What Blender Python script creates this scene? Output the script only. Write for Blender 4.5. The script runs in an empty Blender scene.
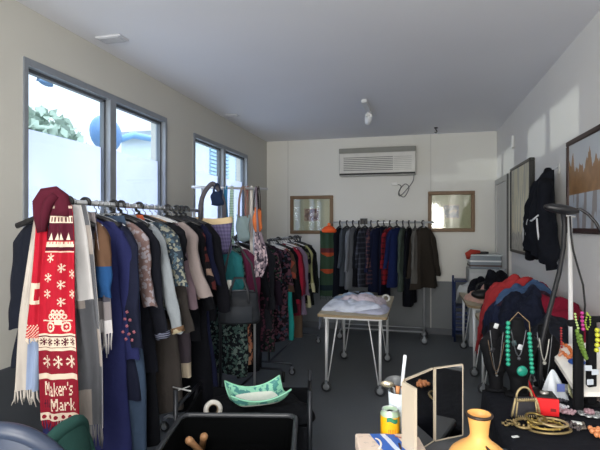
import bpy, math, random
from mathutils import Vector, Matrix, noise, Euler
PI = math.pi
random.seed(7)
C = bpy.context.scene.collection
sc = bpy.context.scene

# ---------------------------------------------------------------- measuring from the photograph
F = 460.0; HZ = 226.0
TH = math.atan(116/460.0); sT, cT = math.sin(TH), math.cos(TH)
CAM = Vector((0, 0, 1.55))
def ray(u, v):
    r = (u-300)/F; k = (HZ-v)/F
    return Vector((-sT + r*cT, cT + r*sT, k))
def atd(u, v, d): return CAM + ray(u, v)*d
def onX(u, v, X): q = ray(u, v); return CAM + q*(X/q.x)
def onY(u, v, Y): q = ray(u, v); return CAM + q*(Y/q.y)
def onZ(u, v, Z): q = ray(u, v); return CAM + q*((Z-1.55)/q.z)
LX, RX, BY, FY, H = -2.27, 1.09, 6.87, -2.6, 2.87

# ---------------------------------------------------------------- materials
def lin(c):
    c /= 255.0
    return c/12.92 if c <= .04045 else ((c+.055)/1.055)**2.4
def rgb(c, k=1.0):
    if isinstance(c, str):
        c = c.lstrip('#'); c = [int(c[i:i+2], 16) for i in (0, 2, 4)]
    return tuple(min(1, lin(x)*k) for x in c) + (1,)
MC = {}
class NT:
    def __init__(s, name):
        s.m = bpy.data.materials.new(name); s.m.use_nodes = True
        s.t = s.m.node_tree; s.b = s.t.nodes['Principled BSDF']
        s.out = s.t.nodes['Material Output']
    def n(s, typ, **kw):
        x = s.t.nodes.new(typ)
        for k, v in kw.items():
            if k in x.inputs: x.inputs[k].default_value = v
            else: setattr(x, k, v)
        return x
    def l(s, a, b): s.t.links.new(a, b)
    def math(s, op, a, b=None, c=None):
        x = s.t.nodes.new('ShaderNodeMath'); x.operation = op
        for i, q in enumerate((a, b, c)):
            if q is None: continue
            if isinstance(q, (int, float)): x.inputs[i].default_value = q
            else: s.l(q, x.inputs[i])
        return x.outputs[0]
    def mix(s, fac, a, b):
        x = s.t.nodes.new('ShaderNodeMix'); x.data_type = 'RGBA'
        for i, q in ((0, fac), (6, a), (7, b)):
            if isinstance(q, (int, float, tuple)): x.inputs[i].default_value = q
            else: s.l(q, x.inputs[i])
        return x.outputs[2]
    def coord(s, which='Object'):
        return s.n('ShaderNodeTexCoord').outputs[which]
    def noise(s, vec, scale, detail=3):
        x = s.n('ShaderNodeTexNoise'); x.inputs['Scale'].default_value = scale; x.inputs['Detail'].default_value = detail
        s.l(vec, x.inputs['Vector']); return x.outputs['Fac']
    def bump(s, h, strength=.3, dist=.01):
        x = s.n('ShaderNodeBump'); x.inputs['Strength'].default_value = strength; x.inputs['Distance'].default_value = dist
        s.l(h, x.inputs['Height']); s.l(x.outputs[0], s.b.inputs['Normal'])
def plain(col, rough=.6, metal=0, k=1.0, spec=.5, **kw):
    key = ('p', str(col), rough, metal, k, spec)
    if key in MC: return MC[key]
    t = NT('surface_' + str(len(MC)))
    c = rgb(col, k)
    v = t.noise(t.coord(), 9, 2)
    t.l(t.mix(v, tuple(x*.9 for x in c[:3])+(1,), tuple(min(1, x*1.08) for x in c[:3])+(1,)), t.b.inputs['Base Color'])
    t.b.inputs['Roughness'].default_value = rough; t.b.inputs['Metallic'].default_value = metal
    t.b.inputs['Specular IOR Level'].default_value = spec
    MC[key] = t.m; return t.m
GK = 1.0
def cloth(col, pat=None, col2='#dddddd', col3=None, scale=1.0, k=GK):
    key = ('c', str(col), pat, str(col2), str(col3), scale, k)
    if key in MC: return MC[key]
    t = NT('fabric_' + str(len(MC)))
    a, b = rgb(col, k), rgb(col2, k)
    co = t.coord()
    v = t.noise(co, 5, 4)
    base = t.mix(v, tuple(x*.72 for x in a[:3])+(1,), tuple(min(1, x*1.2) for x in a[:3])+(1,))
    if pat:
        sep = t.n('ShaderNodeSeparateXYZ'); t.l(co, sep.inputs[0])
        X, Y, Z = sep.outputs
        def band(q, f, duty): return t.math('LESS_THAN', t.math('FRACT', t.math('MULTIPLY', q, f*scale)), duty)
        if pat == 'stripe': m = band(Z, 12, .4)
        elif pat == 'pin': m = band(t.math('ADD', X, Y), 40, .18)
        elif pat == 'plaid':
            m = t.math('MULTIPLY', t.math('ADD', band(Z, 14, .3), band(t.math('ADD', X, Y), 14, .3)), .5)
        elif pat == 'check':
            m = t.math('MULTIPLY', t.math('ADD', band(Z, 9, .5), band(t.math('ADD', X, Y), 9, .5)), .5)
        elif pat == 'floral':
            vo = t.n('ShaderNodeTexVoronoi'); vo.inputs['Scale'].default_value = 22*scale
            no = t.n('ShaderNodeTexNoise'); no.inputs['Scale'].default_value = 14*scale; t.l(co, no.inputs['Vector'])
            t.l(no.outputs['Color'], vo.inputs['Vector']) if False else t.l(co, vo.inputs['Vector'])
            m = t.math('GREATER_THAN', t.math('ADD', t.math('MULTIPLY', vo.outputs['Distance'], -1.2), t.math('MULTIPLY', no.outputs['Fac'], 2)), .45)
        elif pat == 'hem':      # lower part in second colour
            m = t.math('LESS_THAN', Z, -scale)
        elif pat == 'camo':
            m = t.math('GREATER_THAN', t.noise(co, 9*scale, 2), .5)
        base = t.mix(m, base, b)
        if col3:
            m3 = t.math('GREATER_THAN', t.noise(co, 17*scale, 1), .6)
            base = t.mix(m3, base, rgb(col3, k))
    t.l(base, t.b.inputs['Base Color'])
    t.b.inputs['Roughness'].default_value = .92; t.b.inputs['Specular IOR Level'].default_value = .18
    t.bump(t.noise(co, 28, 4), .35, .012)
    MC[key] = t.m; return t.m

BLACKC = '#15171d'
def chrome(): return plain('#cdd0d4', .3, .6)
def white_metal(): return plain('#e2e5e8', .4, .1)
def black_plastic(): return plain('#121316', .42)

# ---------------------------------------------------------------- mesh building
class MB:
    def __init__(s): s.v = []; s.f = []; s.mi = []; s.cur = 0
    def add(s, vs, fs):
        b = len(s.v); s.v += [tuple(q) for q in vs]
        for f in fs: s.f.append(tuple(b+i for i in f)); s.mi.append(s.cur)
        return s
    def box(s, lo, hi, M=None):
        x0, y0, z0 = lo; x1, y1, z1 = hi
        vs = [Vector(q) for q in ((x0,y0,z0),(x1,y0,z0),(x1,y1,z0),(x0,y1,z0),(x0,y0,z1),(x1,y0,z1),(x1,y1,z1),(x0,y1,z1))]
        if M: vs = [M @ q for q in vs]
        return s.add(vs, [(0,3,2,1),(4,5,6,7),(0,1,5,4),(1,2,6,5),(2,3,7,6),(3,0,4,7)])
    def bev(s, lo, hi, r=.01, M=None):      # box with chamfered vertical and horizontal edges
        x0, y0, z0 = lo; x1, y1, z1 = hi; vs = []; rings = []
        for z, i in ((z0, r), (z0+r, 0), (z1-r, 0), (z1, r)):
            ring = [(x0+r, y0+i), (x1-r, y0+i), (x1-i, y0+r), (x1-i, y1-r), (x1-r, y1-i), (x0+r, y1-i), (x0+i, y1-r), (x0+i, y0+r)]
            if i: ring = [(x0+r, y0+i), (x1-r, y0+i), (x1-i, y0+r), (x1-i, y1-r), (x1-r, y1-i), (x0+r, y1-i), (x0+i, y1-r), (x0+i, y0+r)]
            vs += [Vector((a, b, z)) for a, b in ring]
        if M: vs = [M @ q for q in vs]
        fs = [tuple(range(7, -1, -1)), tuple(range(24, 32))]
        for k in range(3):
            for j in range(8): fs.append((k*8+j, k*8+(j+1) % 8, k*8+8+(j+1) % 8, k*8+8+j))
        return s.add(vs, fs)
    def tube(s, pts, r, seg=8, cap=True, flat=1.0, closed=False):
        pts = [Vector(p) for p in pts]; n = len(pts)
        rr = r if isinstance(r, (list, tuple)) else [r]*n
        up = None; rings = []
        for i, p in enumerate(pts):
            a = pts[i-1] if (i > 0 or closed) else p; b = pts[(i+1) % n] if (i < n-1 or closed) else p
            t = (b-a); t = t.normalized() if t.length > 1e-9 else Vector((0, 0, 1))
            if up is None:
                up = t.orthogonal().normalized()
                if abs(t.z) < .95: up = Vector((0, 0, 1))
                else: up = Vector((0, 1, 0))
            x = t.cross(up); x = x.normalized() if x.length > 1e-6 else t.orthogonal().normalized()
            up = x.cross(t).normalized()
            rings.append([p + x*math.cos(2*PI*k/seg)*rr[i] + up*math.sin(2*PI*k/seg)*rr[i]*flat for k in range(seg)])
        vs = [q for R in rings for q in R]; fs = []
        m = n if closed else n-1
        for i in range(m):
            for k in range(seg):
                a = i*seg+k; b = i*seg+(k+1) % seg; c = ((i+1) % n)*seg+(k+1) % seg; d = ((i+1) % n)*seg+k
                fs.append((a, b, c, d))
        if cap and not closed: fs += [tuple(range(seg-1, -1, -1)), tuple((n-1)*seg+k for k in range(seg))]
        return s.add(vs, fs)
    def lathe(s, prof, seg=24, M=None, squash=(1, 1)):
        vs = []; fs = []
        for r, z in prof:
            for k in range(seg): vs.append(Vector((r*math.cos(2*PI*k/seg)*squash[0], r*math.sin(2*PI*k/seg)*squash[1], z)))
        if M: vs = [M @ q for q in vs]
        for i in range(len(prof)-1):
            for k in range(seg): fs.append((i*seg+k, i*seg+(k+1) % seg, (i+1)*seg+(k+1) % seg, (i+1)*seg+k))
        return s.add(vs, fs)
    def sphere(s, c, r, seg=10, rings=6, sc_=(1, 1, 1)):
        pr = [(math.sin(PI*i/rings)*r, -math.cos(PI*i/rings)*r) for i in range(rings+1)]
        return s.lathe(pr, seg, Matrix.Translation(Vector(c)) @ Matrix.Diagonal((sc_[0], sc_[1], sc_[2], 1)))
    def torus(s, c, R, r, seg=24, M=None, flat=1, sq=1):
        M = M or Matrix()
        pts = [Vector(c) + M @ Vector((R*math.cos(2*PI*k/seg), R*sq*math.sin(2*PI*k/seg), 0)) for k in range(seg)]
        return s.tube(pts, r, 8, closed=True, flat=flat)
    def grid(s, fn, nu, nv, closed=False):
        vs = [fn(i/nu, j/nv) for j in range(nv+1) for i in range(nu+(0 if closed else 1))]
        w = nu if closed else nu+1; fs = []
        for j in range(nv):
            for i in range(nu): fs.append((j*w+i, j*w+(i+1) % w if closed else j*w+i+1, (j+1)*w+((i+1) % w if closed else i+1), (j+1)*w+i))
        return s.add(vs, fs)
    def build(s, name, mats, parent=None, smooth=True, label=None):
        me = bpy.data.meshes.new(name); me.from_pydata(s.v, [], s.f); me.update()
        if not isinstance(mats, (list, tuple)): mats = [mats]
        for m in mats: me.materials.append(m)
        if len(mats) > 1: me.polygons.foreach_set('material_index', s.mi)
        if smooth: me.polygons.foreach_set('use_smooth', [True]*len(me.polygons))
        o = bpy.data.objects.new(name, me); C.objects.link(o)
        if parent: o.parent = parent
        if label: o['label'] = label
        return o
def crease(o, ang=35):
    me = o.data
    try: me.set_sharp_from_angle(angle=math.radians(ang))
    except Exception: pass
    return o
def thing(name, label, cat, loc=(0, 0, 0), rz=0, group=None):
    o = bpy.data.objects.new(name, None); C.objects.link(o)
    o.location = loc; o.rotation_euler = (0, 0, rz); o['label'] = label; o['category'] = cat
    if group: o['group'] = group
    return o
def tag(o, label, cat, group=None, kind=None):
    o['label'] = label; o['category'] = cat
    if group: o['group'] = group
    if kind: o['kind'] = kind
    return o
def struct(name, mb, m, parent=None, label=None, smooth=False):
    o = mb.build(name, m, parent, smooth=smooth)
    if parent is None: o['kind'] = 'structure'
    if label and parent is None: o['label'] = label
    return o
def dup(root, loc=None, rz=None, label=None, group=None):
    r = root.copy(); C.objects.link(r)
    if loc is not None: r.location = loc
    if rz is not None: r.rotation_euler = (0, 0, rz)
    if label: r['label'] = label
    if group: r['group'] = group
    for ch in list(root.children):
        c = ch.copy(); C.objects.link(c); c.parent = r
        for g in list(ch.children):
            d = g.copy(); C.objects.link(d); d.parent = c
    return r
def nz(x, y, z=0, s=1.0): return noise.noise(Vector((x*s, y*s, z)))

# ================================================================ THE ROOM
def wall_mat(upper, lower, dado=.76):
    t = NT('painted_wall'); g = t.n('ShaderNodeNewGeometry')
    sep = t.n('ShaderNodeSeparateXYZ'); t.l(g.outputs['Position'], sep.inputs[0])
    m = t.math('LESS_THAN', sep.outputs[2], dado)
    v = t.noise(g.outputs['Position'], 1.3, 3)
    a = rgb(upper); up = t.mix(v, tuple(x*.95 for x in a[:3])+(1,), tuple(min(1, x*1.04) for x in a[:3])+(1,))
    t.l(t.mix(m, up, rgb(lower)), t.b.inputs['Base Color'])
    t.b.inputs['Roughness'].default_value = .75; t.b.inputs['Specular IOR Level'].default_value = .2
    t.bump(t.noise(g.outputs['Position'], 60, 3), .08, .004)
    return t.m
WALL = wall_mat('#dcdcd6', '#7d8184')
WALLR = wall_mat('#e4e3e0', '#7d8184')
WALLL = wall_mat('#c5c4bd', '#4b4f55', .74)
t = NT('floor_carpet'); g = t.n('ShaderNodeNewGeometry')
v = t.noise(g.outputs['Position'], 1.1, 4); w = t.noise(g.outputs['Position'], 90, 2)
t.l(t.mix(t.math('ADD', t.math('MULTIPLY', v, .6), t.math('MULTIPLY', w, .4)), rgb('#54585d'), rgb('#74797d')), t.b.inputs['Base Color'])
t.b.inputs['Roughness'].default_value = .62; t.b.inputs['Specular IOR Level'].default_value = .3
t.bump(w, .2, .004); FLOOR = t.m
t = NT('ceiling_paint'); t.b.inputs['Roughness'].default_value = .8
g = t.n('ShaderNodeNewGeometry'); v = t.noise(g.outputs['Position'], .8, 2)
t.l(t.mix(v, rgb('#dcdee4'), rgb('#e8e9ee')), t.b.inputs['Base Color']); CEIL = t.m

struct('floor', MB().box((LX-.2, FY-.2, -.1), (RX+.2, BY+.2, 0)), FLOOR, label='dark slate grey floor')
struct('ceiling', MB().box((LX-.2, FY-.2, H), (RX+.2, BY+.2, H+.1)), CEIL, label='pale blue white ceiling')
struct('wall_back', MB().box((LX-.2, BY, 0), (RX+.2, BY+.15, H)), WALL, label='white back wall with grey lower band')
# rear wall behind the camera with a wide glazed opening
mb = MB(); mb.box((LX, FY-.15, 0), (LX+.5, FY, H)); mb.box((RX-.35, FY-.15, 0), (RX, FY, H)); mb.box((LX+.5, FY-.15, 2.3), (RX-.35, FY, H))
struct('wall_front', mb, WALL, label='white wall behind the viewer with a wide opening')
# left wall with two window openings
W1 = (2.25, 3.87, 2.56); W2 = (4.41, 6.0, 2.53); SILL = .98
mb = MB(); th = .16
def lw(y0, y1, z0, z1): mb.box((LX-th, y0, z0), (LX, y1, z1))
lw(FY, W1[0], 0, H); lw(W1[1], W2[0], 0, H); lw(W2[1], BY, 0, H)
lw(W1[0], W1[1], 0, SILL); lw(W1[0], W1[1], W1[2], H); lw(W2[0], W2[1], 0, SILL); lw(W2[0], W2[1], W2[2], H)
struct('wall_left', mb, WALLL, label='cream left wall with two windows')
struct('wall_right', MB().box((RX, FY-.15, 0), (RX+.15, BY, H)), WALLR, label='white right wall')
bbm = plain('#5d6166', .6)
struct('baseboard_back', MB().box((LX, BY-.015, 0), (RX, BY, .09)), bbm)
struct('baseboard_left', MB().box((LX, FY, 0), (LX+.015, BY-.015, .09)), bbm)
struct('baseboard_right', MB().box((RX-.015, FY, 0), (RX, 5.8, .09)), bbm)
# vertical panel joint strips on the back wall
for i, x in enumerate((-1.93, .2)):
    struct('trim_%d' % (i+1), MB().box((x, BY-.004, .09), (x+.012, BY, H)), plain('#c9c9c4', .7))

def film_mat():
    t = NT('frosted_film'); N = t.t.nodes
    tr = t.n('ShaderNodeBsdfTranslucent', Color=rgb('#bcd3ea')); tp = t.n('ShaderNodeBsdfTransparent', Color=(.88, .89, .93, 1))
    g = t.n('ShaderNodeNewGeometry'); v = t.noise(g.outputs['Position'], 2.2, 2)
    t.l(t.mix(v, rgb('#c3c7d8'), rgb('#dcdde8')), tr.inputs['Color'])
    m = t.n('ShaderNodeMixShader'); m.inputs[0].default_value = .15
    t.l(tr.outputs[0], m.inputs[1]); t.l(tp.outputs[0], m.inputs[2]); t.l(m.outputs[0], t.out.inputs['Surface']); return t.m
def glass_mat(tint=(.9, .96, 1, 1), gl=.06, rough=.02):
    t = NT('clear_glass')
    tp = t.n('ShaderNodeBsdfTransparent', Color=tint); gb = t.n('ShaderNodeBsdfGlossy', Roughness=rough)
    m = t.n('ShaderNodeMixShader'); m.inputs[0].default_value = gl
    t.l(tp.outputs[0], m.inputs[1]); t.l(gb.outputs[0], m.inputs[2]); t.l(m.outputs[0], t.out.inputs['Surface']); return t.m
FILM, GLASS = film_mat(), glass_mat()
GLASSB = glass_mat((.86, .92, .98, 1))
alu = plain('#8e949b', .45, .35); alud = plain('#5c6269', .5, .3)
for n, (y0, y1, zt) in enumerate((W1, W2)):
    root = thing('window_%d' % (n+1), 'grey aluminium window with frosted lower film, %s' % ('nearest the viewer' if n == 0 else 'farther along the left wall'), 'window'); root['kind'] = 'structure'
    mb = MB(); f = .045; x0, x1 = LX-.09, LX+.012
    mb.box((x0, y0, SILL+f), (x1, y0+f*.7, zt-f)); mb.box((x0, y1-f*.7, SILL+f), (x1, y1, zt-f))
    mb.box((x0, y0, zt-f), (x1, y1, zt)); mb.box((x0, y0, SILL), (x1, y1, SILL+f))
    mb.build('window_frame', alu, root, smooth=False)
    ym = (y0+y1)/2 + (.0 if n else .02)
    MB().box((x0+.01, ym-.035, SILL+f), (x1, ym+.035, zt-f)).build('mullion', alu, root, smooth=False)
    for a, b, q in ((y0+f*.7, ym-.035, 0), (ym+.035, y1-f*.7, 1)):
        s = MB(); xx = LX-.05; e = .022
        s.box((xx-.015, a, SILL+f), (xx+.02, a+e, zt-f)); s.box((xx-.015, b-e, SILL+f), (xx+.02, b, zt-f))
        s.box((xx-.015, a, zt-f-e), (xx+.02, b, zt-f)); s.box((xx-.015, a, SILL+f), (xx+.02, b, SILL+f+e))
        so = s.build('sash', alud, root, smooth=False)
        MB().box((xx-.003, a+e, SILL+f+e), (xx+.001, b-e, zt-f-e)).build('pane', GLASSB if q else GLASS, so, smooth=False)
        MB().box((xx-.007, a+e, SILL+f+e), (xx-.005, b-e, 2.15)).build('film', FILM, so, smooth=False)
    MB().box((LX-.01, y0-.03, SILL-.025), (LX+.05, y1+.03, SILL)).build('window_sill', plain('#b9b8b2', .5), root, smooth=False)

# door on the right wall next to the back corner
root = thing('door_1', 'white flush door in the right wall near the back corner', 'door'); root['kind'] = 'structure'
MB().bev((RX-.03, 5.93, .01), (RX-.004, 6.68, 2.1), .004).build('door_leaf', plain('#d6d6d0', .5), root, smooth=False)
mb = MB(); mb.box((RX-.045, 5.87, 0), (RX, 5.93, 2.17)); mb.box((RX-.045, 6.68, 0), (RX, 6.74, 2.17)); mb.box((RX-.045, 5.93, 2.1), (RX, 6.68, 2.17))
mb.build('door_frame', plain('#c3c4c0', .5), root, smooth=False)
MB().box((RX-.05, 5.862, 0), (RX-.03, 5.872, 2.17)).build('door_edge', plain('#4a4c4c', .5), root, smooth=False)
MB().tube([(RX-.03, 6.02, 1.02), (RX-.08, 6.02, 1.02), (RX-.08, 6.13, 1.02)], .009).build('handle', chrome(), root)

# ================================================================ OUTSIDE THE WINDOWS
outm = plain('#8da0a8', .8)
# tree crown beyond the first window
def crown(mb, c, R, n, rnd, leaf=.09):
    for i in range(n):
        d = Vector((rnd.gauss(0, 1), rnd.gauss(0, 1), rnd.gauss(0, 1))).normalized()*R*rnd.uniform(.35, 1)**.6
        d.z *= .8; p = Vector(c)+d
        a = Vector((rnd.uniform(-1, 1), rnd.uniform(-1, 1), rnd.uniform(-1, 1))).normalized()*leaf; b = a.orthogonal().normalized()*leaf*.5
        mb.add([p-a, p+b, p+a, p-b], [(0, 1, 2, 3)])
tc = onX(14, 158, -6.5)
tree = thing('leafy_tree', 'pale green leafy tree seen through the nearest window', 'tree', (tc.x, tc.y, 0))
rn = random.Random(3); mb = MB(); crown(mb, (0, 0, tc.z), 1.15, 2600, rn, .12)
mb.build('foliage', plain('#94a698', .8), tree, smooth=False)
MB().tube([(0, 0, -3), (.05, 0, 0), (0, .05, tc.z)], [.2, .15, .05]).build('trunk', plain('#6b6358', .9), tree)
# neighbouring house with louvred blinds outside second window
hb = thing('neighbour_house', 'pale blue house with slatted shutters beyond the far window', 'house', (-6.4, 12.6, 0))
MB().box((-1.2, -1.9, -3), (1.2, 6, 3.85)).build('wall', plain('#b9c6cd', .9), hb, smooth=False)
mb = MB(); mb.box((-1.4, -2.1, 3.85), (1.4, 6.2, 4.0)); mb.build('roof', plain('#8e9ba4', .8), hb, smooth=False)
for yy in (-1.6, .2, 2.0):
    mb = MB()
    for k in range(14): mb.box((1.2, yy, 2.3+k*.1), (1.25, yy+1.2, 2.36+k*.1))
    mb.build('shutter', plain('#93b3cb', .7), hb, smooth=False)
# street lamp with a curved arm and a round head
a0 = onX(107, 134, -4.2)
sl = thing('street_lamp', 'blue round headed lamp with an arched arm outside the nearest window', 'street lamp', (a0.x, a0.y+1.6, 0))
MB().tube([(0, 0, -3), (0, 0, a0.z-.1), (0, -.1, a0.z+.08), (0, -.5, a0.z+.14), (0, -1.0, a0.z+.1), (0, -1.4, a0.z-.06)], .05).build('pole', plain('#6b9ccb', .5), sl)
MB().sphere((0, -1.62, a0.z), .25, 20, 12, (.5, 1.25, 1)).build('lamp_head', plain('#4f79a8', .5), sl)
a1 = onX(46, 83, -4.2)
bs = thing('seagull', 'dark blue bird shape gliding high outside the nearest window', 'bird', a1)
rb = MB(); rb.sphere((0, 0, 0), .05, 12, 8, (.7, 2.2, .7)); rb.build('body', plain('#46688a', .7), bs)
for s_ in (-1, 1):
    MB().grid(lambda a, b: Vector(((a-.5)*.04+.02, s_*0.02+(b-.5)*.12*(1-a*.6), 0)) + Vector((s_*a*.2, a*.06, math.sin(a*2.4)*.07)), 10, 4).build('wing', plain('#46688a', .7), bs)

# ================================================================ CEILING AND WALL FITTINGS
p0, p1 = onZ(364, 99, H), onZ(366, 114, H)
tr = thing('spotlight', 'white ceiling spotlight on a short track', 'ceiling lamp', (p0.x, (p0.y+p1.y)/2, H))
hl = (p1.y-p0.y)/2
MB().bev((-.03, -hl, -.035), (.03, hl, 0), .006).build('track', plain('#d8dadc', .4), tr, smooth=False)
MB().tube([(0, .1, -.03), (0, .1, -.08)], .012).build('stem', plain('#d8dadc', .4), tr)
Mh = Matrix.Translation((0, .12, -.11)) @ Euler((math.radians(60), 0, .2)).to_matrix().to_4x4()
MB().lathe([(0, -.07), (.028, -.07), (.038, -.05), (.042, .06), (.036, .065), (.03, .04), (0, .03)], 20, Mh).build('lamp_head', plain('#dfe2e4', .35), tr)
q = onZ(436, 127.5, H)
hk = MB().tube([q, q+Vector((0, 0, -.03)), q+Vector((.015, 0, -.05)), q+Vector((0, 0, -.075)), q+Vector((-.015, 0, -.06))], .008)
hk.lathe([(0, 0), (.025, 0), (.025, -.01), (0, -.012)], 12, Matrix.Translation(q)); tag(hk.build('ceiling_hook', plain('#33333a', .5)), 'small dark hook screwed in the ceiling near the back wall', 'hook')
for (u, v, s, lb) in ((112, 38, .10, 'small square ceiling vent above the nearest window'), (232, 115, .08, 'small square ceiling vent above the far window')):
    q = onZ(u, v, H); r = thing('ceiling_vent', lb, 'vent', q)
    mb = MB(); mb.bev((-s, -s*.55, -.012), (s, s*.55, 0), .004); mb.build('frame', plain('#cfd1d6', .5), r, smooth=False)
    mb = MB()
    for k in range(5): mb.box((-s*.8, -s*.42+k*s*.19, -.018), (s*.8, -s*.34+k*s*.19, -.012))
    mb.build('grille', plain('#b5b8bf', .5), r, smooth=False)
# air conditioner
a, b = onY(339, 148, BY-.2), onY(416, 175, BY-.2)
zt, zb = 2.66, 2.29
zt = onY(378, 147, BY-.2).z; zb = onY(378, 175, BY-.2).z
ac = thing('air_conditioner', 'white wall mounted air conditioner high on the back wall', 'air conditioner', ((a.x+b.x)/2, BY-.2, zb))
hw, hh = (b.x-a.x)/2, zt-zb
MB().bev((-hw, 0, 0), (hw, .198, hh), .012).build('casing', plain('#bdbdb8', .5), ac, smooth=False)
MB().bev((-hw, -.012, hh-.075), (hw, .0, hh-.005), .004).build('top_vent', plain('#85867f', .6), ac, smooth=False)
MB().bev((-hw+.01, -.014, .035), (hw-.01, 0, hh-.085), .004).build('front_panel', plain('#cfcec8', .5), ac, smooth=False)
mb = MB()
for k in range(8): mb.box((-hw+.07, -.02, .07+k*.026), (hw*.42, -.012, .079+k*.026))
mb.build('grille', plain('#6f716c', .6), ac, smooth=False)
mb = MB()
for k in range(8): mb.box((hw*.44, -.018, .07+k*.026), (hw-.06, -.012, .076+k*.026))
mb.build('louvre', plain('#a3a39d', .6), ac, smooth=False)
MB().box((-hw+.01, -.018, .008), (hw-.01, -.004, .03)).build('air_outlet', plain('#1b1d1f', .6), ac, smooth=False)
# coiled cable beneath it
def bp(u, v, off=.03): return onY(u, v, BY-off)
pts = [bp(414, 175), bp(413, 181), bp(408, 188), bp(400, 196), bp(399, 191), bp(405, 184), bp(409, 188), bp(404, 197), bp(399, 193), bp(401, 186), bp(395, 184)]
sm = []
for i in range(len(pts)-1):
    A, B_, C_, D_ = pts[max(0, i-1)], pts[i], pts[i+1], pts[min(len(pts)-1, i+2)]
    for k in range(6):
        t_ = k/6; sm.append(.5*((2*B_)+(C_-A)*t_+(2*A-5*B_+4*C_-D_)*t_*t_+(3*B_-A-3*C_+D_)*t_**3))
cb = thing('power_cable', 'grey power cable coiled under the air conditioner', 'cable', pts[-1]); 
MB().tube([q-pts[-1] for q in sm], .006, 6).build('cord', plain('#6b6d6c', .5), cb)
MB().bev((-.05, -.02, -.02), (.04, .03, .025), .006).build('plug', plain('#e3e3df', .4), cb, smooth=False)
# framed prints on the back wall
oak = plain('#73583a', .5); 
def print_mat(kind):
    t = NT('print_art'); co = t.coord(); sep = t.n('ShaderNodeSeparateXYZ'); t.l(co, sep.inputs[0])
    n1 = t.noise(co, 22 if kind < 2 else 3, 5)
    if kind == 0: cols = [(.3, '#2e2421'), (.5, '#7a4a3a'), (.68, '#b9a68c')]
    else: cols = [(.3, '#27313a'), (.5, '#6b7480'), (.7, '#b9a585')]
    r = t.n('ShaderNodeValToRGB'); r.color_ramp.elements[0].position = cols[0][0]; r.color_ramp.elements[0].color = rgb(cols[0][1])
    r.color_ramp.elements[1].position = cols[2][0]; r.color_ramp.elements[1].color = rgb(cols[2][1])
    e = r.color_ramp.elements.new(cols[1][0]); e.color = rgb(cols[1][1])
    t.l(n1, r.inputs[0]); t.l(r.outputs[0], t.b.inputs['Base Color']); t.b.inputs['Roughness'].default_value = .6; return t.m
def framed(name, label, u0, v0, u1, v1, kind):
    a, b = onY(u0, (v0), BY-.03), onY(u1, v1, BY-.03)
    w, h = (b.x-a.x)/2, (a.z-b.z)/2
    r = thing(name, label, 'picture', ((a.x+b.x)/2, BY, (a.z+b.z)/2)); f = .052
    mb = MB()
    mb.bev((-w, -.035, h-f), (w, -.002, h), .006); mb.bev((-w, -.035, -h), (w, -.002, -h+f), .006)
    mb.bev((-w, -.035, -h+f), (-w+f, -.002, h-f), .006); mb.bev((w-f, -.035, -h+f), (w, -.002, h-f), .006)
    mb.build('frame', oak, r, smooth=False)
    MB().box((-w+f, -.012, -h+f), (w-f, -.006, h-f)).build('mat_board', plain('#b9b999', .8), r, smooth=False)
    e = .012; pw, ph = w*.32, h*.3
    mb = MB(); mb.box((-pw-e, -.015, -ph-e), (pw+e, -.0125, ph+e)); mb.build('inner_mat', plain('#b7a78c', .8), r, smooth=False)
    MB().box((-pw, -.018, -ph), (pw, -.0155, ph)).build('print', print_mat(kind), r, smooth=False)
    MB().box((-w+f, -.024, -h+f), (w-f, -.022, h-f)).build('glass', glass_mat((.97, .98, .97, 1), .09, .05), r, smooth=False)
    return r
framed('framed_print', 'oak framed small red brown print left on the back wall', 290, 196, 333, 234, 0)
framed('framed_print', 'oak framed small grey blue print right on the back wall', 428, 191.5, 475, 232, 1)

# paintings on the right wall (local frame: x along -Y, facing -X)
def tree_paint(kind):
    t = NT('painting_art'); co = t.coord(); sep = t.n('ShaderNodeSeparateXYZ'); t.l(co, sep.inputs[0]); Y, Z = sep.outputs[1], sep.outputs[2]
    sc2 = t.n('ShaderNodeMapping'); sc2.inputs['Scale'].default_value = (1, 9, 1.6) if kind == 0 else (1, 11, 1.2)
    t.l(co, sc2.inputs[0]); n1 = t.noise(sc2.outputs[0], 1.4, 6)
    if kind == 0:     # autumn trees mirrored in water, pale sky
        top = t.math('ADD', t.math('MULTIPLY', n1, .55), -.14)
        up = t.math('MULTIPLY', t.math('LESS_THAN', Z, top), t.math('GREATER_THAN', Z, -.06))
        n2 = t.noise(co, 16, 4)
        trees = t.mix(n2, rgb('#74502f'), rgb('#b58c60'))
        sky = t.mix(t.noise(co, 2, 3), rgb('#a9b6c4'), rgb('#d8dadb'))
        refl = t.mix(t.math('MULTIPLY', t.math('GREATER_THAN', n1, .52), .65), rgb('#b4bcc6'), rgb('#75604f'))
        base = t.mix(up, sky, trees)
        base = t.mix(t.math('LESS_THAN', Z, -.06), base, refl)
    else:             # misty beige field with grey trunks and dark bottom
        m = t.math('MULTIPLY', t.math('GREATER_THAN', n1, .53), .6)
        base = t.mix(m, rgb('#d2ccae'), rgb('#8f938f'))
        lo = t.math('LESS_THAN', t.math('ADD', Z, t.math('MULTIPLY', n1, .25)), -.14)
        base = t.mix(lo, base, t.mix(t.noise(co, 20, 4), rgb('#2d3134'), rgb('#c9c6b8')))
    t.l(base, t.b.inputs['Base Color']); t.b.inputs['Roughness'].default_value = .35; return t.m
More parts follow.
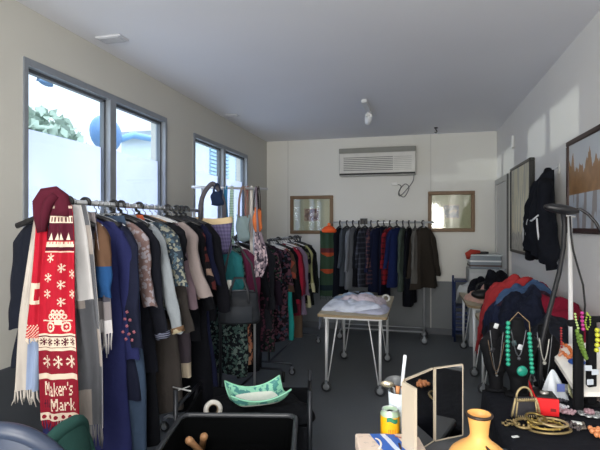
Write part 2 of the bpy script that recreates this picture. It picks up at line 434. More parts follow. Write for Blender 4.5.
def painting(label, y0, y1, z0, z1, kind, fm, f, dep):
    r = thing('framed_painting', label, 'painting', (RX, (y0+y1)/2, (z0+z1)/2)); w, h = (y1-y0)/2, (z1-z0)/2
    mb = MB(); x0, x1 = -dep, -.002
    mb.bev((x0, -w, h-f), (x1, w, h), .005); mb.bev((x0, -w, -h), (x1, w, -h+f), .005)
    mb.bev((x0, -w, -h+f), (x1, -w+f, h-f), .005); mb.bev((x0, w-f, -h+f), (x1, w, h-f), .005)
    mb.build('frame', fm, r, smooth=False)
    MB().box((x0+.012, -w+f, -h+f), (x0+.018, w-f, h-f)).build('canvas', tree_paint(kind), r, smooth=False)
painting('large dark brown framed autumn tree painting on the right wall', 2.72, 3.73, 1.50, 2.16, 0, plain('#3a2620', .4), .035, .03)
painting('black framed tall misty tree picture beside the hanging black jacket', 4.75, 5.69, 1.26, 2.2, 1, plain('#14140f', .35), .03, .05)
sb = onX(514, 142, RX)
mb = MB().bev((RX-.035, sb.y-.05, sb.z-.07), (RX-.002, sb.y+.05, sb.z+.07), .01); o = mb.build('wall_sensor', plain('#dfe0dd', .5), smooth=False); tag(o, 'small white sensor box high on the right wall', 'sensor')

# ================================================================ GARMENTS, HANGERS, RACKS
def hanger(loc, rz, label, group, col='black', hw=.19, clip=False, name='clothes_hanger'):
    m = {'black': plain('#141519', .35), 'wire': plain('#b9bdc2', .25, .8), 'white': plain('#d6d8da', .4), 'wood': plain('#9a7650', .5)}[col]
    rr = .0055 if col != 'wire' else .0028
    if col == 'black': rr = .009
    r = thing(name, label, 'hanger', loc, rz, group)
    hr = .013+rr+.001
    pts = [(hr*math.cos(a), 0, hr*math.sin(a)) for a in [math.radians(d) for d in range(-30, 215, 20)]]
    pts = [(hr*.9, 0, -.016)] + pts if False else pts
    pts += [(-hr*.8, 0, -.022), (0, 0, -.03), (0, 0, -.05)]
    hm = m if col == 'black' else plain('#b9bdc2', .25, .8)
    MB().tube(pts, rr if col == 'black' else .003, 6).build('hook', hm, r)
    if clip:
        mb = MB().tube([(-hw*.7, 0, -.055), (0, 0, -.05), (hw*.7, 0, -.055)], rr, 6); mb.build('bar', m, r)
        for s in (-1, 1): MB().bev((s*hw*.6-.012, -.012, -.095), (s*hw*.6+.012, .012, -.05), .003).build('clip', m, r, smooth=False)
    else:
        MB().tube([(-hw, 0, -.115), (-hw*.5, 0, -.078), (0, 0, -.05), (hw*.5, 0, -.078), (hw, 0, -.115)], rr*1.3, 6, flat=1.2).build('shoulder_bar', m, r)
    return r

def garment(name, label, cat, loc, rz, L, m, sleeve=0, hw=.2, ht=.04, flare=.04, sflare=.1, sm=None, collar=None, seed=0, group=None, cuff=None,
            hem=None, neck=.055, vneck=False, waist=False, tagw=False, stripe_lines=False, slen_w=.05, nofl=1.0):
    rnd = random.Random(seed*17+3)
    r = thing(name, label, cat, loc, rz, group)
    ph = [rnd.uniform(0, 6.28) for _ in range(6)]
    top = -.062
    def half(t):
        z = t*L
        if waist: return hw*(.72+.28*min(1, z/.25)) + flare*(z/L)
        if z < .07: s = z/.07; return neck + (hw-neck)*(s**.75)
        if z < .22: return hw*(1-.10*(z-.07)/.15)
        return hw*.9 + flare*((z-.22)/max(.1, L-.22))
    def thick(t):
        z = t*L
        if waist: return .02+ht*.8*min(1, z/.3)
        return min(ht, .022+z*.18) + .012*t
    M_ = 36
    def fn(i, j):
        t = j; a = 2*PI*i
        w, d = half(t), thick(t)
        zz = top - t*L
        cx, sx = math.cos(a), math.sin(a)
        ex = math.copysign(abs(cx)**.8, cx); ey = math.copysign(abs(sx)**.9, sx)
        x = w*ex; y = d*ey
        fold = (math.sin(x*42+ph[0]+t*1.5)*.5 + math.sin(x*23+ph[1]-t)*.6 + math.sin(a*7+ph[2])*.25)
        amp = .013*(min(1, t*L/.3))*nofl*(.5+t)
        y += fold*amp
        x += math.sin(t*5+ph[3]+(1 if cx > 0 else 0))*.012*t + math.sin(t*17+ph[4])*.004
        if not waist and t*L < .07:
            zz = top - .012 - .05*min(1, max(0, (abs(x)-neck)/(hw-neck))) - t*L*.3
        zz += .012*math.sin(x*14+ph[5])*t
        return Vector((x, y, zz))
    # body
    rows = max(14, int(L*26))
    mb = MB().grid(fn, M_, rows, closed=True)
    if hem:
        nf = len(mb.f); k = int(hem[0]*M_*rows)
        for q in range(nf-k, nf): mb.mi[q] = 1
        mb.build('body', [m, hem[1]], r)
    else: mb.build('body', m, r)
    # sleeves
    if sleeve:
        for s in (-1, 1):
            pts = []; rad = []
            n = 20; fw = rnd.uniform(-.03, .02); p1_ = rnd.uniform(0, 6); p2_ = rnd.uniform(0, 6)
            for k in range(n+1):
                q = k/n
                x = s*(hw-.075 + .06*min(1, q*7)**.7 + sflare*(q**1.2) + .008*math.sin(q*5+p1_))
                y = fw*math.sin(q*PI*.7); z = top-.035-.018*min(1, q*7)-sleeve*q
                pts.append(Vector((x, y, z))); rad.append(slen_w*(.8+.35*min(1, q*6))*(1-.38*q))
            def slf(i, j, s=s, pts=pts, rad=rad):
                kk = j*n; k0 = min(int(kk), n-1); c = pts[k0].lerp(pts[k0+1], kk-k0); rr_ = rad[k0]*(1-kk+k0)+rad[k0+1]*(kk-k0)
                a = 2*PI*i; w_ = 1+.10*math.sin(3*a+p1_+j*4)+.06*math.sin(5*a+p2_-j*7)
                cr = .0045*math.sin(j*19+2.5*math.sin(a+p1_)+p2_)*(.3+abs(j-.5))*1.2
                return Vector((c.x+math.cos(a)*rr_*w_+cr*math.cos(a), c.y+math.sin(a)*rr_*.55*w_+cr*.6*math.sin(a), c.z+.006*math.sin(2*a+p2_)))
            mb = MB().grid(slf, 18, 34, closed=True)
            o = mb.build('sleeve', sm or m, r)
            if cuff:
                MB().tube(pts[-2:], [rad[-1]*1.12, rad[-1]*1.12], 12).build('cuff', cuff, r)
    if collar:
        mb = MB()
        def cf(i, j):
            a = 2*PI*i; k = j
            rr_ = neck*(1.05+.35*k)
            return Vector((rr_*math.cos(a), (.024+.022*k)*math.sin(a)-.004, top+.012-.045*k*(1+.5*max(0, -math.sin(a)))))
        mb.grid(cf, 20, 4, closed=True); mb.build('collar', collar, r)
    if tagw:
        MB().bev((-.02, -ht-.03, top-.2), (.02, -ht-.026, top-.12), .001).build('price_tag', plain('#dcdcd6', .6), r, smooth=False)
    if stripe_lines:
        for xx in (.05, .11):
            MB().tube([(xx+.09*q, -thick(q)*.9-.014, top-.1-q*(L-.15)) for q in [k/12 for k in range(13)]], .003, 5).build('piping', plain('#d5d7da', .7), r)
    return r

def caster(parent, p, r=.035, m=None, name='caster', axis='Y'):
    m = m or plain('#25272b', .5)
    T0 = Matrix.Translation((p[0], p[1], 0)) @ (Matrix() if axis == 'Y' else Matrix.Rotation(PI/2, 4, 'Z')) @ Matrix.Translation((-p[0], -p[1], 0))
    mb = MB(); M = T0 @ Matrix.Translation((p[0], p[1], r)) @ Matrix.Rotation(PI/2, 4, 'Y')
    mb.lathe([(0, -.012), (r*.8, -.012), (r, -.007), (r, .007), (r*.8, .012), (0, .012)], 20, M)
    o = mb.build(name, m, parent)
    mb = MB(); mb.lathe([(0, -.0135), (r*.6, -.0135), (r*.62, 0), (r*.6, .0135), (0, .0135)], 16, M); mb.build('hub', plain('#9ea3a8', .4, .3), o)
    mb = MB(); mb.box((p[0]-.018, p[1]-.012, r*.8), (p[0]-.013, p[1]+.012, r*2+.01), T0); mb.box((p[0]+.013, p[1]-.012, r*.8), (p[0]+.018, p[1]+.012, r*2+.01), T0); mb.box((p[0]-.018, p[1]-.012, r*2), (p[0]+.018, p[1]+.012, r*2+.012), T0)
    mb.lathe([(0, -.014), (r*.35, -.014), (r*.35, .014), (0, .014)], 12, M)
    mb.build('fork', plain('#9aa0a6', .35, .6), o, smooth=False)
    return o
def rack(label, p0, p1, z, mat, foot=.24, ext=.05, inset=.0, zbase=.12, group='garment racks', wheels=True, double=False, wm=None):
    p0, p1 = Vector(p0), Vector(p1); d = (p1-p0); Ln = d.length; ang = math.atan2(d.y, d.x)
    r = thing('garment_rack', label, 'clothes rack', (p0.x, p0.y, 0), ang)
    MB().tube([(-ext, 0, z), (Ln+ext, 0, z)], .013, 12).build('rail', mat, r)
    for x in (inset, Ln-inset):
        MB().tube([(x, 0, zbase), (x, 0, z)], .012, 10).build('upright', mat, r)
        MB().tube([(x, -foot, .1), (x, -foot+.03, zbase), (x, foot-.03, zbase), (x, foot, .1)], .012, 8).build('foot', mat, r)
        if wheels:
            for s in (-1, 1): caster(r, (x, s*foot, 0), .036 if not double else .055, wm, axis='X' if double else 'Y')
        else:
            for s in (-1, 1): MB().lathe([(0, 0), (.016, 0), (.016, .1), (0, .1)], 10, Matrix.Translation((x, s*foot, 0))).build('foot_cap', black_plastic(), r)
    MB().tube([(inset, 0, zbase), (Ln-inset, 0, zbase)], .011, 8).build('base_bar', mat, r)
    if double: MB().tube([(inset, .08, zbase+.04), (Ln-inset, .08, zbase+.04)], .008, 8).build('base_bar', mat, r)
    return r

# ---- rack 1: near, along the window wall
R1X, R1Z = -1.6, 1.665
rack('chrome garment rack nearest the viewer, packed with dark clothes', (R1X, 1.80), (R1X, 3.12), R1Z, chrome(), ext=.05)
ht_ = 'hangers on the nearest garment rack'
def hang1(Y, col='black', hw=.19, x=R1X, z=R1Z, lbl=None, g=None, rz=0, clip=False):
    lb = {'black': 'black plastic hanger hooked on the nearest chrome rail', 'wire': 'thin wire hanger hooked on the nearest chrome rail',
          'white': 'white plastic hanger hooked on the nearest chrome rail', 'wood': 'wooden hanger hooked on the nearest chrome rail'}[col]
    return hanger((x, Y, z), rz, lbl or lb, (g or ht_) + (' ' + col if not lbl else ''), col, hw, clip)
NAVY = '#1d2140'; BLK = '#14161d'
g1 = [
 # Y, name, cat, label, L, mat, kwargs, hanger colour
 (1.845, 'coat', 'coat', 'black coat behind the red snowflake scarf, left sleeve sticking out', .74, cloth('#171b26'), dict(sleeve=.5, hw=.17, sflare=.06, slen_w=.05), 'black'),
 (1.89, 'jacket', 'jacket', 'short brown jacket with blue lower edge, right of the grey wrap', .42, cloth('#5e4636', 'hem', '#1f4674', scale=.3), dict(sleeve=.33, hw=.2, sflare=.02, flare=.0), 'wire'),
 (1.99, 'coat', 'coat', 'long navy coat with small pink embroidered sprigs on the cuff, on the nearest rack', 1.3, cloth('#20244c', k=1.2), dict(sleeve=.66, hw=.2, sflare=.06, flare=.07, ht=.05), 'black'),
 (2.09, 'tunic', 'tunic', 'dark navy knee length tunic hanging just behind the long navy coat', .92, cloth('#171b2e'), dict(sleeve=.6, hw=.2, sflare=.09, flare=.09), 'wire'),
 (2.13, 'skirt', 'skirt', 'long faded blue denim skirt reaching low under the navy tunic', 1.35, cloth('#3a4a60'), dict(waist=True, hw=.21, flare=.08), 'wire'),
 (2.19, 'blouse', 'blouse', 'thin peach and white blouse squeezed beside the navy coat', .62, cloth('#75605e', 'floral', '#8f8b92', scale=2.2), dict(sleeve=.42, hw=.185, sflare=.09), 'wire'),
 (2.26, 'jacket', 'jacket', 'black track jacket with white piping and a white paper tag', .85, cloth('#11131c'), dict(sleeve=.6, hw=.2, sflare=.11, flare=.08, tagw=True, stripe_lines=True, cuff=cloth('#1a1d2e', 'stripe', '#7a7f92', scale=8)), 'black'),
 (2.34, 'dress', 'dress', 'long black dress between the piped jacket and the pale shirt', 1.25, cloth('#101218'), dict(sleeve=0, hw=.2, flare=.09), 'black'),
 (2.41, 'shirt', 'shirt', 'pale grey green shirt with a long light sleeve hanging forward', .66, cloth('#868d93'), dict(sleeve=.58, hw=.2, sflare=.17, slen_w=.045, collar=cloth('#868d93'), cuff=cloth('#6a523d', 'floral', '#9d947c')), 'wire'),
 (2.49, 'blouse', 'blouse', 'cream and blue floral blouse with orange collar', .52, cloth('#2c3742', 'floral', '#7f8074', '#435765', scale=2.4), dict(sleeve=.34, hw=.21, sflare=.13, slen_w=.065, flare=.12, collar=cloth('#b5573a')), 'wire'),
 (2.55, 't_shirt', 't-shirt', 'plain black t-shirt in front of the charcoal brown coat', .6, cloth('#0f1117'), dict(sleeve=.2, hw=.21, sflare=.06, slen_w=.075), 'black'),
 (2.63, 'coat', 'coat', 'long charcoal brown coat in the middle of the nearest rack', 1.16, cloth('#3a3634', k=1.3), dict(sleeve=.62, hw=.21, sflare=.09, flare=.05, ht=.05, slen_w=.06), 'wood'),
 (2.72, 'cardigan', 'cardigan', 'dusty mauve cardigan behind the charcoal brown coat', .7, cloth('#6d5d66'), dict(sleeve=.5, hw=.2, sflare=.09), 'white'),
 (2.79, 'blouse', 'blouse', 'loose beige blouse with a wide sleeve pointing outward', .5, cloth('#8d8280'), dict(sleeve=.43, hw=.2, sflare=.17, slen_w=.075, flare=.12), 'white'),
 (2.87, 'dress', 'dress', 'long taupe dress with a pale cream hem', 1.0, cloth('#474048', 'hem', '#b6a996', scale=.98), dict(sleeve=.5, hw=.19, sflare=.06), 'wire'),
 (2.94, 'cardigan', 'cardigan', 'black cardigan between the taupe dress and the patterned blouse', .8, cloth('#0e1016'), dict(sleeve=.55, hw=.2, sflare=.1), 'black'),
 (3.01, 'blouse', 'blouse', 'black blouse with cream and rust print on the chest', .55, cloth('#15141a', 'floral', '#a58a7c', '#5e2c2c', scale=.8), dict(sleeve=.42, hw=.2, sflare=.1), 'wire'),
 (3.09, 'dress', 'dress', 'long black evening dress near the far end of the nearest rack', 1.3, cloth('#0c0e15'), dict(sleeve=0, hw=.2, flare=.12), 'black'),
 (3.17, 'dress', 'dress', 'long dark navy dress near the far end of the nearest rack', 1.2, cloth('#121630'), dict(sleeve=.4, hw=.2, flare=.1), 'black'),
 (3.25, 'jacket', 'jacket', 'black jacket at the far end of the nearest rack', .72, cloth('#101118'), dict(sleeve=.6, hw=.21, sflare=.1, slen_w=.06), 'black'),
]
for i, (Y, nm, cat, lb, L, m, kw, hc) in enumerate(g1):
    Y = 1.845+(Y-1.845)*.82
    rz = math.radians(random.Random(i).uniform(-9, 9))
    garment(nm, lb, cat, (R1X - (.08 if i == 0 else 0), Y, R1Z), rz, L, m, seed=i+1, **kw)
    hang1(Y, hc, kw.get('hw', .19)-.02, rz=rz, clip=kw.get('waist', False))
# pink embroidery on the navy tunic (sprigs in relief on the cloth front)
# grey argyle wrap hanging over the first hanger
def strip(fc, fw, n, cols, name, mats, parent=None, pick=None, wave=.008, ph=0, thick=.006, rows=None):
    """A hanging cloth strip: fc(t) centre, fw(t) half width (metres), t 0..1 top to bottom; cloth faces the room."""
    rt = Vector((cT, sT, 0)); nrm = Vector((sT, -cT, 0))
    mb = MB()
    def P(s, t, side):
        c = Vector(fc(t)); w = fw(t)
        off = wave*(math.sin(s*5+ph+t*2)+.6*math.sin(s*9+ph*2-t*3))
        return c + rt*(s*w) + nrm*(off + side*thick/2)
    for side in (1, -1):
        b = len(mb.v)
        for j in range(n+1):
            for i in range(cols+1): mb.v.append(tuple(P(-1+2*i/cols, j/n, side)))
        for j in range(n):
            for i in range(cols):
                q = (b+j*(cols+1)+i, b+j*(cols+1)+i+1, b+(j+1)*(cols+1)+i+1, b+(j+1)*(cols+1)+i)
                mb.f.append(q if side < 0 else q[::-1]); mb.mi.append(pick(i, j, cols, n) if pick else 0)
    h = (n+1)*(cols+1)
    for j in range(n):
        for i in (0, cols):
            a, c = j*(cols+1)+i, (j+1)*(cols+1)+i
            mb.f.append((a, c, c+h, a+h)); mb.mi.append(0)
    o = mb.build(name, mats, parent)
    return o, P
def fringe(P, m, parent, n=14, L=.05, ph=0, name='fringe'):
    mb = MB(); rn = random.Random(ph)
    for k in range(n):
        s = -1+2*(k+.5)/n; a = P(s, 1, 0)
        mb.tube([a, a+Vector((rn.uniform(-.006, .006), 0, -L*.5)), a+Vector((rn.uniform(-.014, .014), rn.uniform(-.008, .008), -L*rn.uniform(.8, 1.15)))], [.0035, .004, .002], 5)
    return mb.build(name, m, parent)
def cen(pts, d):
    ps = [(atd(u, v, d if not isinstance(d, (list, tuple)) else d[i])) for i, (u, v) in enumerate(pts)]
    def f(t):
        x = t*(len(ps)-1); i = min(int(x), len(ps)-2); k = x-i
        A, B_, C_, D_ = ps[max(0, i-1)], ps[i], ps[i+1], ps[min(len(ps)-1, i+2)]
        return .5*((2*B_)+(C_-A)*k+(2*A-5*B_+4*C_-D_)*k*k+(3*B_-A-3*C_+D_)*k**3)
    return f
def wid(ws, d):
    def f(t):
        x = t*(len(ws)-1); i = min(int(x), len(ws)-2); k = x-i
        return (ws[i]*(1-k)+ws[i+1]*k)*d/F
    return f
# -- grey wrap
wr = thing('wrap', 'light and dark grey argyle wrap with fringe beside the red scarf', 'shawl')
o, P = strip(cen([(74, 205), (77, 240), (81, 300), (86, 360), (88, 425)], 2.05), wid([10, 15, 18, 19, 18], 2.05), 60, 24, 'cloth', [cloth('#b9b8b8', k=1.1), cloth('#55575c'), cloth('#8a837e')],
    wr, lambda i, j, c, n: (0 if (j < n*.50 and i < c*.8) else (2 if (abs((i*1.0+ j*.8) % 22 - 11)+abs((i-j*.8) % 22 - 11) < 7) else 1)), .02, 1, .008)
fringe(P, cloth('#6a6a6c'), wr, 18, .09, 2)
# -- white and pale blue fringed scarf on the left
ws_ = thing('scarf', 'white and pale blue fringed scarf under the short end of the red scarf', 'scarf')
o, P = strip(cen([(42, 208), (36, 260), (30, 320), (26, 390)], 2.06), wid([5, 9, 13, 13], 2.06), 44, 16, 'cloth', [cloth('#b5aea6'), cloth('#8c9cb8')], ws_, lambda i, j, c, n: 1 if (i > c*.45 and j > n*.5) else 0, .012, 2)
fringe(P, cloth('#b3ada6'), ws_, 14, .06, 3)
# -- striped grey scarf with white fringe
st = thing('scarf', 'grey striped scarf with white fringe beside the navy coat', 'scarf')
o, P = strip(cen([(92, 212), (95, 250), (99, 290), (101, 333)], 2.12), wid([4, 6, 11, 11], 2.12), 48, 14, 'cloth', [cloth('#8c8688'), cloth('#4f4d58'), cloth('#c9c6c8', k=1.2)], st, lambda i, j, c, n: (2 if j > n*.86 else (1 if (j//6) % 2 else 0)), .012, 3)
fringe(P, cloth('#c5c2c4'), st, 12, .1, 4)

# -- the red snowflake scarf (knitted in stitches: one face per stitch)
GL = {'M': ["##...##", "###.###", "#.###.#", "#.###.#", "#..#..#", "#.....#", "##...##"], 'a': [".....", ".....", ".##..", "...#.", ".###.", "#..#.", ".####"],
      'k': ["#....", "#....", "#..#.", "#.#..", "##...", "#.#..", "#..#."], 'e': [".....", ".....", ".##..", "#..#.", "####.", "#....", ".###."],
      'r': [".....", ".....", "#.##.", "##..#", "#....", "#....", "#...."], "'": ["#", "#", ".", ".", ".", ".", "."], 's': [".....", ".....", ".###.", "#....", ".##..", "...#.", "###.."],
      't': [".#.", ".#.", "###", ".#.", ".#.", ".#.", "..#"], 'h': ["#..", "#..", "##.", "#.#", "#.#", "#.#", "#.#"], '.': [".", ".", ".", ".", ".", ".", "#"]}
SC_ROWS, SC_COLS = 330, 72
bmp = [[0]*SC_COLS for _ in range(SC_ROWS)]
def setp(x, y, c):
    if 0 <= x < SC_COLS and 0 <= y < SC_ROWS: bmp[y][x] = c
def vrow(v): return int((v-205)/(420-205)*SC_ROWS)     # image row -> stitch row
def hband(v0, v1, c):
    for y in range(vrow(v0), vrow(v1)):
        for x in range(SC_COLS): setp(x, y, c)
def flake(cx, vy, R, c=1, six=True):
    cy = vrow(vy)
    for k in range(6):
        a = k*PI/3+PI/6
        for q in range(R*2+1):
            x, y = cx+math.cos(a)*q/2*1.0, cy+math.sin(a)*q/2
            for dx in (0, 1): setp(int(x+dx), int(y), c)
        for b in (-.5, .5):
            for q in range(4):
                x, y = cx+math.cos(a)*R*.6+math.cos(a+b)*q, cy+math.sin(a)*R*.6+math.sin(a+b)*q
                setp(int(x), int(y), c)
hband(205, 236, 2)
hband(207, 212, 1)
for x in range(0, SC_COLS, 6):
    for y in range(vrow(208), vrow(211)): setp(x, y, 2); setp(x+1, y, 2)
hband(222, 230, 1)
for x in range(4, SC_COLS, 9):
    for y in range(vrow(223.5), vrow(228.5)): 
        for dx in range(4): setp(x+dx, y, 2)
hband(236, 249, 2); 
for cx in range(8, SC_COLS, 16):       # little trees
    for k in range(12):
        for dx in range(-(k//2)-0, k//2+1): setp(cx+dx, vrow(238.5)+k+3, 1)
for y in range(vrow(250), vrow(256)):
    for x in range(SC_COLS):
        if (x % 8) < 6 or (y-vrow(250)) > 3: setp(x, y, 1)
hband(256, 260, 2); hband(260.5, 262, 1)
for (cx, vy) in ((14, 268), (44, 278), (14, 289), (66, 285), (44, 296), (14, 306), (66, 306), (44, 315)): flake(cx, vy, 7)
# pickup truck carrying round barrels
y0 = vrow(341)
for cx in (22, 52):
    for x in range(-8, 9):
        for y in range(-8, 9):
            d = math.hypot(x, y)
            if 5 < d <= 8 or d < 2.2: setp(cx+x, y0+y, 1)
for x in range(6, 66): 
    for y in (0, 1): setp(x, y0-9-y, 1)
for x in range(30, 46):
    for y in range(8): setp(x, y0-4-y, 1)
for cx, cy in ((22, -16), (31, -16), (40, -16), (49, -16), (27, -23), (36, -23), (45, -23)):
    for x in range(-4, 5):
        for y in range(-4, 5):
            d = math.hypot(x, y)
            if 2.2 < d <= 4.4: setp(cx+x, y0+cy+y, 1)
hband(348, 364, 1); hband(350, 351, 2); hband(361, 362, 2)
for cx in range(7, SC_COLS, 14): flake(cx, 356, 5, 2)
hband(364, 384, 3)
for cx in (14, 36, 58): flake(cx, 374, 8, 1)
hband(384, 387.5, 1); hband(387.5, 412, 3)
def word(s, x, vy, sx, sy, c=1):
    y = vrow(vy)
    for ch in s:
        G = GL[ch]
        for yy, row in enumerate(G):
            for xx, b in enumerate(row):
                if b == '#':
                    for dx in range(sx):
                        for dy in range(sy): setp(x+xx*sx+dx, y+yy*sy+dy, c)
        x += (len(G[0])+(0 if ch in "ake" else 1))*sx
# 'Maker's' and 'the Mark.'
def word2(s, x, vy, c=1, w=1.6, sy=1.9):
    y = vrow(vy)
    for ch in s:
        G = GL[ch]
        ew = max(len(rw.rstrip('.')) for rw in G) or 1
        for yy in range(int(7*sy)):
            for xx in range(int(ew*w+.5)):
                gx = min(int(xx/w), len(G[0])-1)
                if G[int(yy/sy)][gx] == '#': setp(x+xx, y+yy, c)
        x += int(ew*w+.5)+2
    return x
SC_COLS *= 2
bmp = [[c for c in row for _ in (0, 1)] for row in bmp]
word2("Maker's", 16, 389.8, 1, 3.0, 2.0); word2("the", 12, 402.0, 2, 2.2, 1.4); word2("Mark.", 42, 400.6, 1, 3.6, 2.0)
SC_COLS //= 2
for y in range(vrow(412), vrow(420)): bmp[y] = [1]*144
for cx in range(5, SC_COLS, 12): 
    for x in range(-6, 8):
        for y in range(-3, 4):
            if abs(x)/2+abs(y) < 5: bmp[vrow(416)+y][min(143, max(0, cx*2+x))] = 3
REDS = [cloth('#a5182b'), cloth('#cfc0ae'), cloth('#4a1525'), cloth('#7d1829')]
rs = thing('scarf', 'red knitted scarf with white snowflakes and lettering, knotted over the rail end', 'scarf')
rc = cen([(62, 205), (61, 240), (58, 280), (58, 320), (59, 365), (61, 420)], 1.97)
o, P = strip(rc, wid([9, 13, 17, 18, 19.5, 19.5], 1.97), SC_ROWS, SC_COLS*2, 'long_end', REDS, rs, lambda i, j, c, n: bmp[j][i], .007, .5, .008)
fringe(P, REDS[3], rs, 20, .035, 5)
bm2 = lambda i, j, c, n: (1 if .52 < j/n < .70 and not (abs(i-c/2) < 3 and abs(j/n-.61) < .05) else (1 if (j/n > .86 and (i+j) % 3 == 0) else (2 if j/n < .12 else 0)))
o, P = strip(cen([(42, 208), (41, 240), (38, 280), (35, 310), (33, 338)], 1.99), wid([5, 6, 7, 7, 8], 1.99), 90, 18, 'short_end', REDS, rs, bm2, .007, 1.4, .008)
fringe(P, REDS[1], rs, 9, .02, 6)
kp = [(42, 232), (39, 216), (39, 203), (45, 195), (54, 194), (61, 199), (63, 208), (62, 216)]
MB().tube([atd(u, v, 1.98) for u, v in kp], [.022, .026, .03, .034, .036, .036, .036, .04], 14, flat=.7).build('knot', REDS[2], rs)
MB().tube([atd(u, v, 1.96) for u, v in ((56, 195), (49, 203), (45, 216), (44, 230))], [.024, .026, .022, .012], 12, flat=.8).build('fold', REDS[2], rs)
# big grey plastic hanger poking out left behind the scarf
hanger((R1X-.02, 1.79, R1Z), .1, 'thick dark grey hanger with a looped end left of the red scarf', None, 'black', .2, name='looped_hanger')


# ---- bag rail stand (rack 2)
RA, RB = onY(199, 186.3, 3.45), onY(262, 187.8, 3.74)
br = thing('bag_stand', 'tall chrome stand hung with bags before the far window', 'stand', (RA.x, RA.y, 0), math.atan2(RB.y-RA.y, RB.x-RA.x))
bl = math.hypot(RB.x-RA.x, RB.y-RA.y); bz = 1.868
MB().tube([(-.06, 0, bz), (bl+.05, 0, bz)], .011, 10).build('rail', chrome(), br)
for x in (.03, bl-.06):
    MB().tube([(x, .02, .06), (x, .02, bz)], .011, 10).build('upright', chrome(), br)
    MB().tube([(x, -.28, .02), (x, 0, .1), (x, .28, .02)], .012, 8).build('foot', plain('#24262b', .4, .4), br)
MB().tube([(.03, .02, 1.0), (bl-.06, .02, 1.0)], .009, 8).build('cross_bar', chrome(), br)
def rl(u, dz=0): return onY(u, 187, RA.y+(RB.y-RA.y)*(u-199)/63).x, RA.y+(RB.y-RA.y)*(u-199)/63
bdir = Vector((RB.x-RA.x, RB.y-RA.y, 0)).normalized(); bang = math.atan2(bdir.y, bdir.x)
def bag(name, label, cat, u0, u1, v0, v1, d, mats, dep=.06, taper=.1, band=None, strap=None, straptop=None, strapw=.012, sag=.02, rnd=.3, seed=0, ang=None, stub=None):
    c = atd((u0+u1)/2, v1, d); w = (u1-u0)/2*d/F; h = (v1-v0)*d/F
    r = thing(name, label, cat, c, bang if ang is None else ang)
    def fn(i, j):
        a = 2*PI*i; t = j
        ww = w*(1-taper*(1-t)) if t > 0 else w
        k = math.sin(min(1, t*5+.02)*PI/2)
        rr = (1 if t > .12 else k)
        dd = dep*(1-.75*t**2)*rr
        e = .55
        cx, sx = math.cos(a), math.sin(a)
        x = w*(1-taper+taper*t)*math.copysign(abs(cx)**e, cx)*(rr*.1+.9 if t > .03 else .9*rr+.1)
        y = dd*math.copysign(abs(sx)**.8, sx)
        x += .006*math.sin(t*9+seed); y += .006*math.sin(x*50+t*6+seed)
        return Vector((x, y, t*h - sag*math.cos(x/w*1.5)*(t)))
    mb = MB().grid(fn, 36, 18, closed=True); mb.f.append(tuple(range(35, -1, -1))); mb.mi.append(0)
    mb.build('body', mats, r)
    if band:
        mb = MB().grid(lambda i, j: Vector((fn(i, .84+.17*j).x*1.012, fn(i, .84+.17*j).y*1.12+(.002 if math.sin(2*PI*i) > 0 else -.002), fn(i, min(1, .84+.16*j)).z)), 36, 3, closed=True)
        mb.build('top_band', band, r)
    if strap:
        tp = (straptop or h+.35)
        for s in (-1, 1):
            for_y = .018*s
            ps = []
            for k in range(17):
                q = k/16; x = w*.62*math.cos(PI*q)*(-1)
                z = h-.03+ (tp-h+.03)*math.sin(PI*q)**.55
                ps.append((x*(1-.55*math.sin(PI*q)**2), for_y*math.cos(q)*1, z))
            MB().tube(ps, strapw, 6, flat=.35).build('strap', strap, r)
    return r
bag('tote_bag', 'purple grey woven tote bag with cream band and long grey straps', 'bag', 193, 232, 216, 256, 3.50,
    cloth('#45405c', 'check', '#5d5877', scale=4, k=1.5), .06, .05, cloth('#c9b48f', k=1.2), cloth('#56545a'), 1.873-atd(212, 256, 3.50).z, .016)
bag('shoulder_bag', 'small orange brown shoulder bag hanging at the right end of the bag stand', 'bag', 253, 262, 207, 233, 3.78,
    cloth('#b5643a', k=1.4), .03, .1, None, cloth('#3a3236'), 1.873-atd(258, 233, 3.78).z, .007, ang=bang+.5)
bag('pouch_bag', 'grey green fabric pouch with long straps left of the orange bag', 'bag', 236, 250, 214, 242, 3.75,
    cloth('#6f8083', k=1.3), .03, .1, None, cloth('#7d6a62'), 1.873-atd(243, 242, 3.75).z, .006)
bag('mesh_pouch', 'dark navy mesh pouch hung flat against the bag stand rail', 'pouch', 212, 222, 189, 206, 3.49,
    cloth('#1c2a44'), .018, -.3, None, cloth('#1c2a44'), 1.873-atd(217, 206, 3.49).z, .005)
# straps and lanyards hanging from that rail
for (u, v1, w, col, lb) in ((226, 220, 2, '#356f92', 'blue strap hanging from the bag stand rail'), (232, 245, 2.2, '#b4cdbb', 'pale mint beaded strap hanging from the bag stand'),
                            (247, 236, 2, '#8a5f58', 'brown red belt hanging from the bag stand'), (251.5, 262, 1.6, '#c9c5c0', 'long white cord hanging from the bag stand')):
    d = (3.57+.0063*(u-199))*1.02
    rr = thing('strap', lb, 'strap')
    o, P = strip(cen([(u, 186), (u-.5, (186+v1)/2), (u+.5, v1)], d), wid([w*.8, w, w*.9], d), 20, 4, 'band', cloth(col, 'stripe', '#6d8f86' if u == 232 else col, scale=6, k=1.3), rr, None, .002, u, .005)
    MB().torus(atd(u, 187.4, d), .017, .003, 16, Matrix.Rotation(PI/2, 3, 'Y').to_4x4()).build('ring', chrome(), rr)
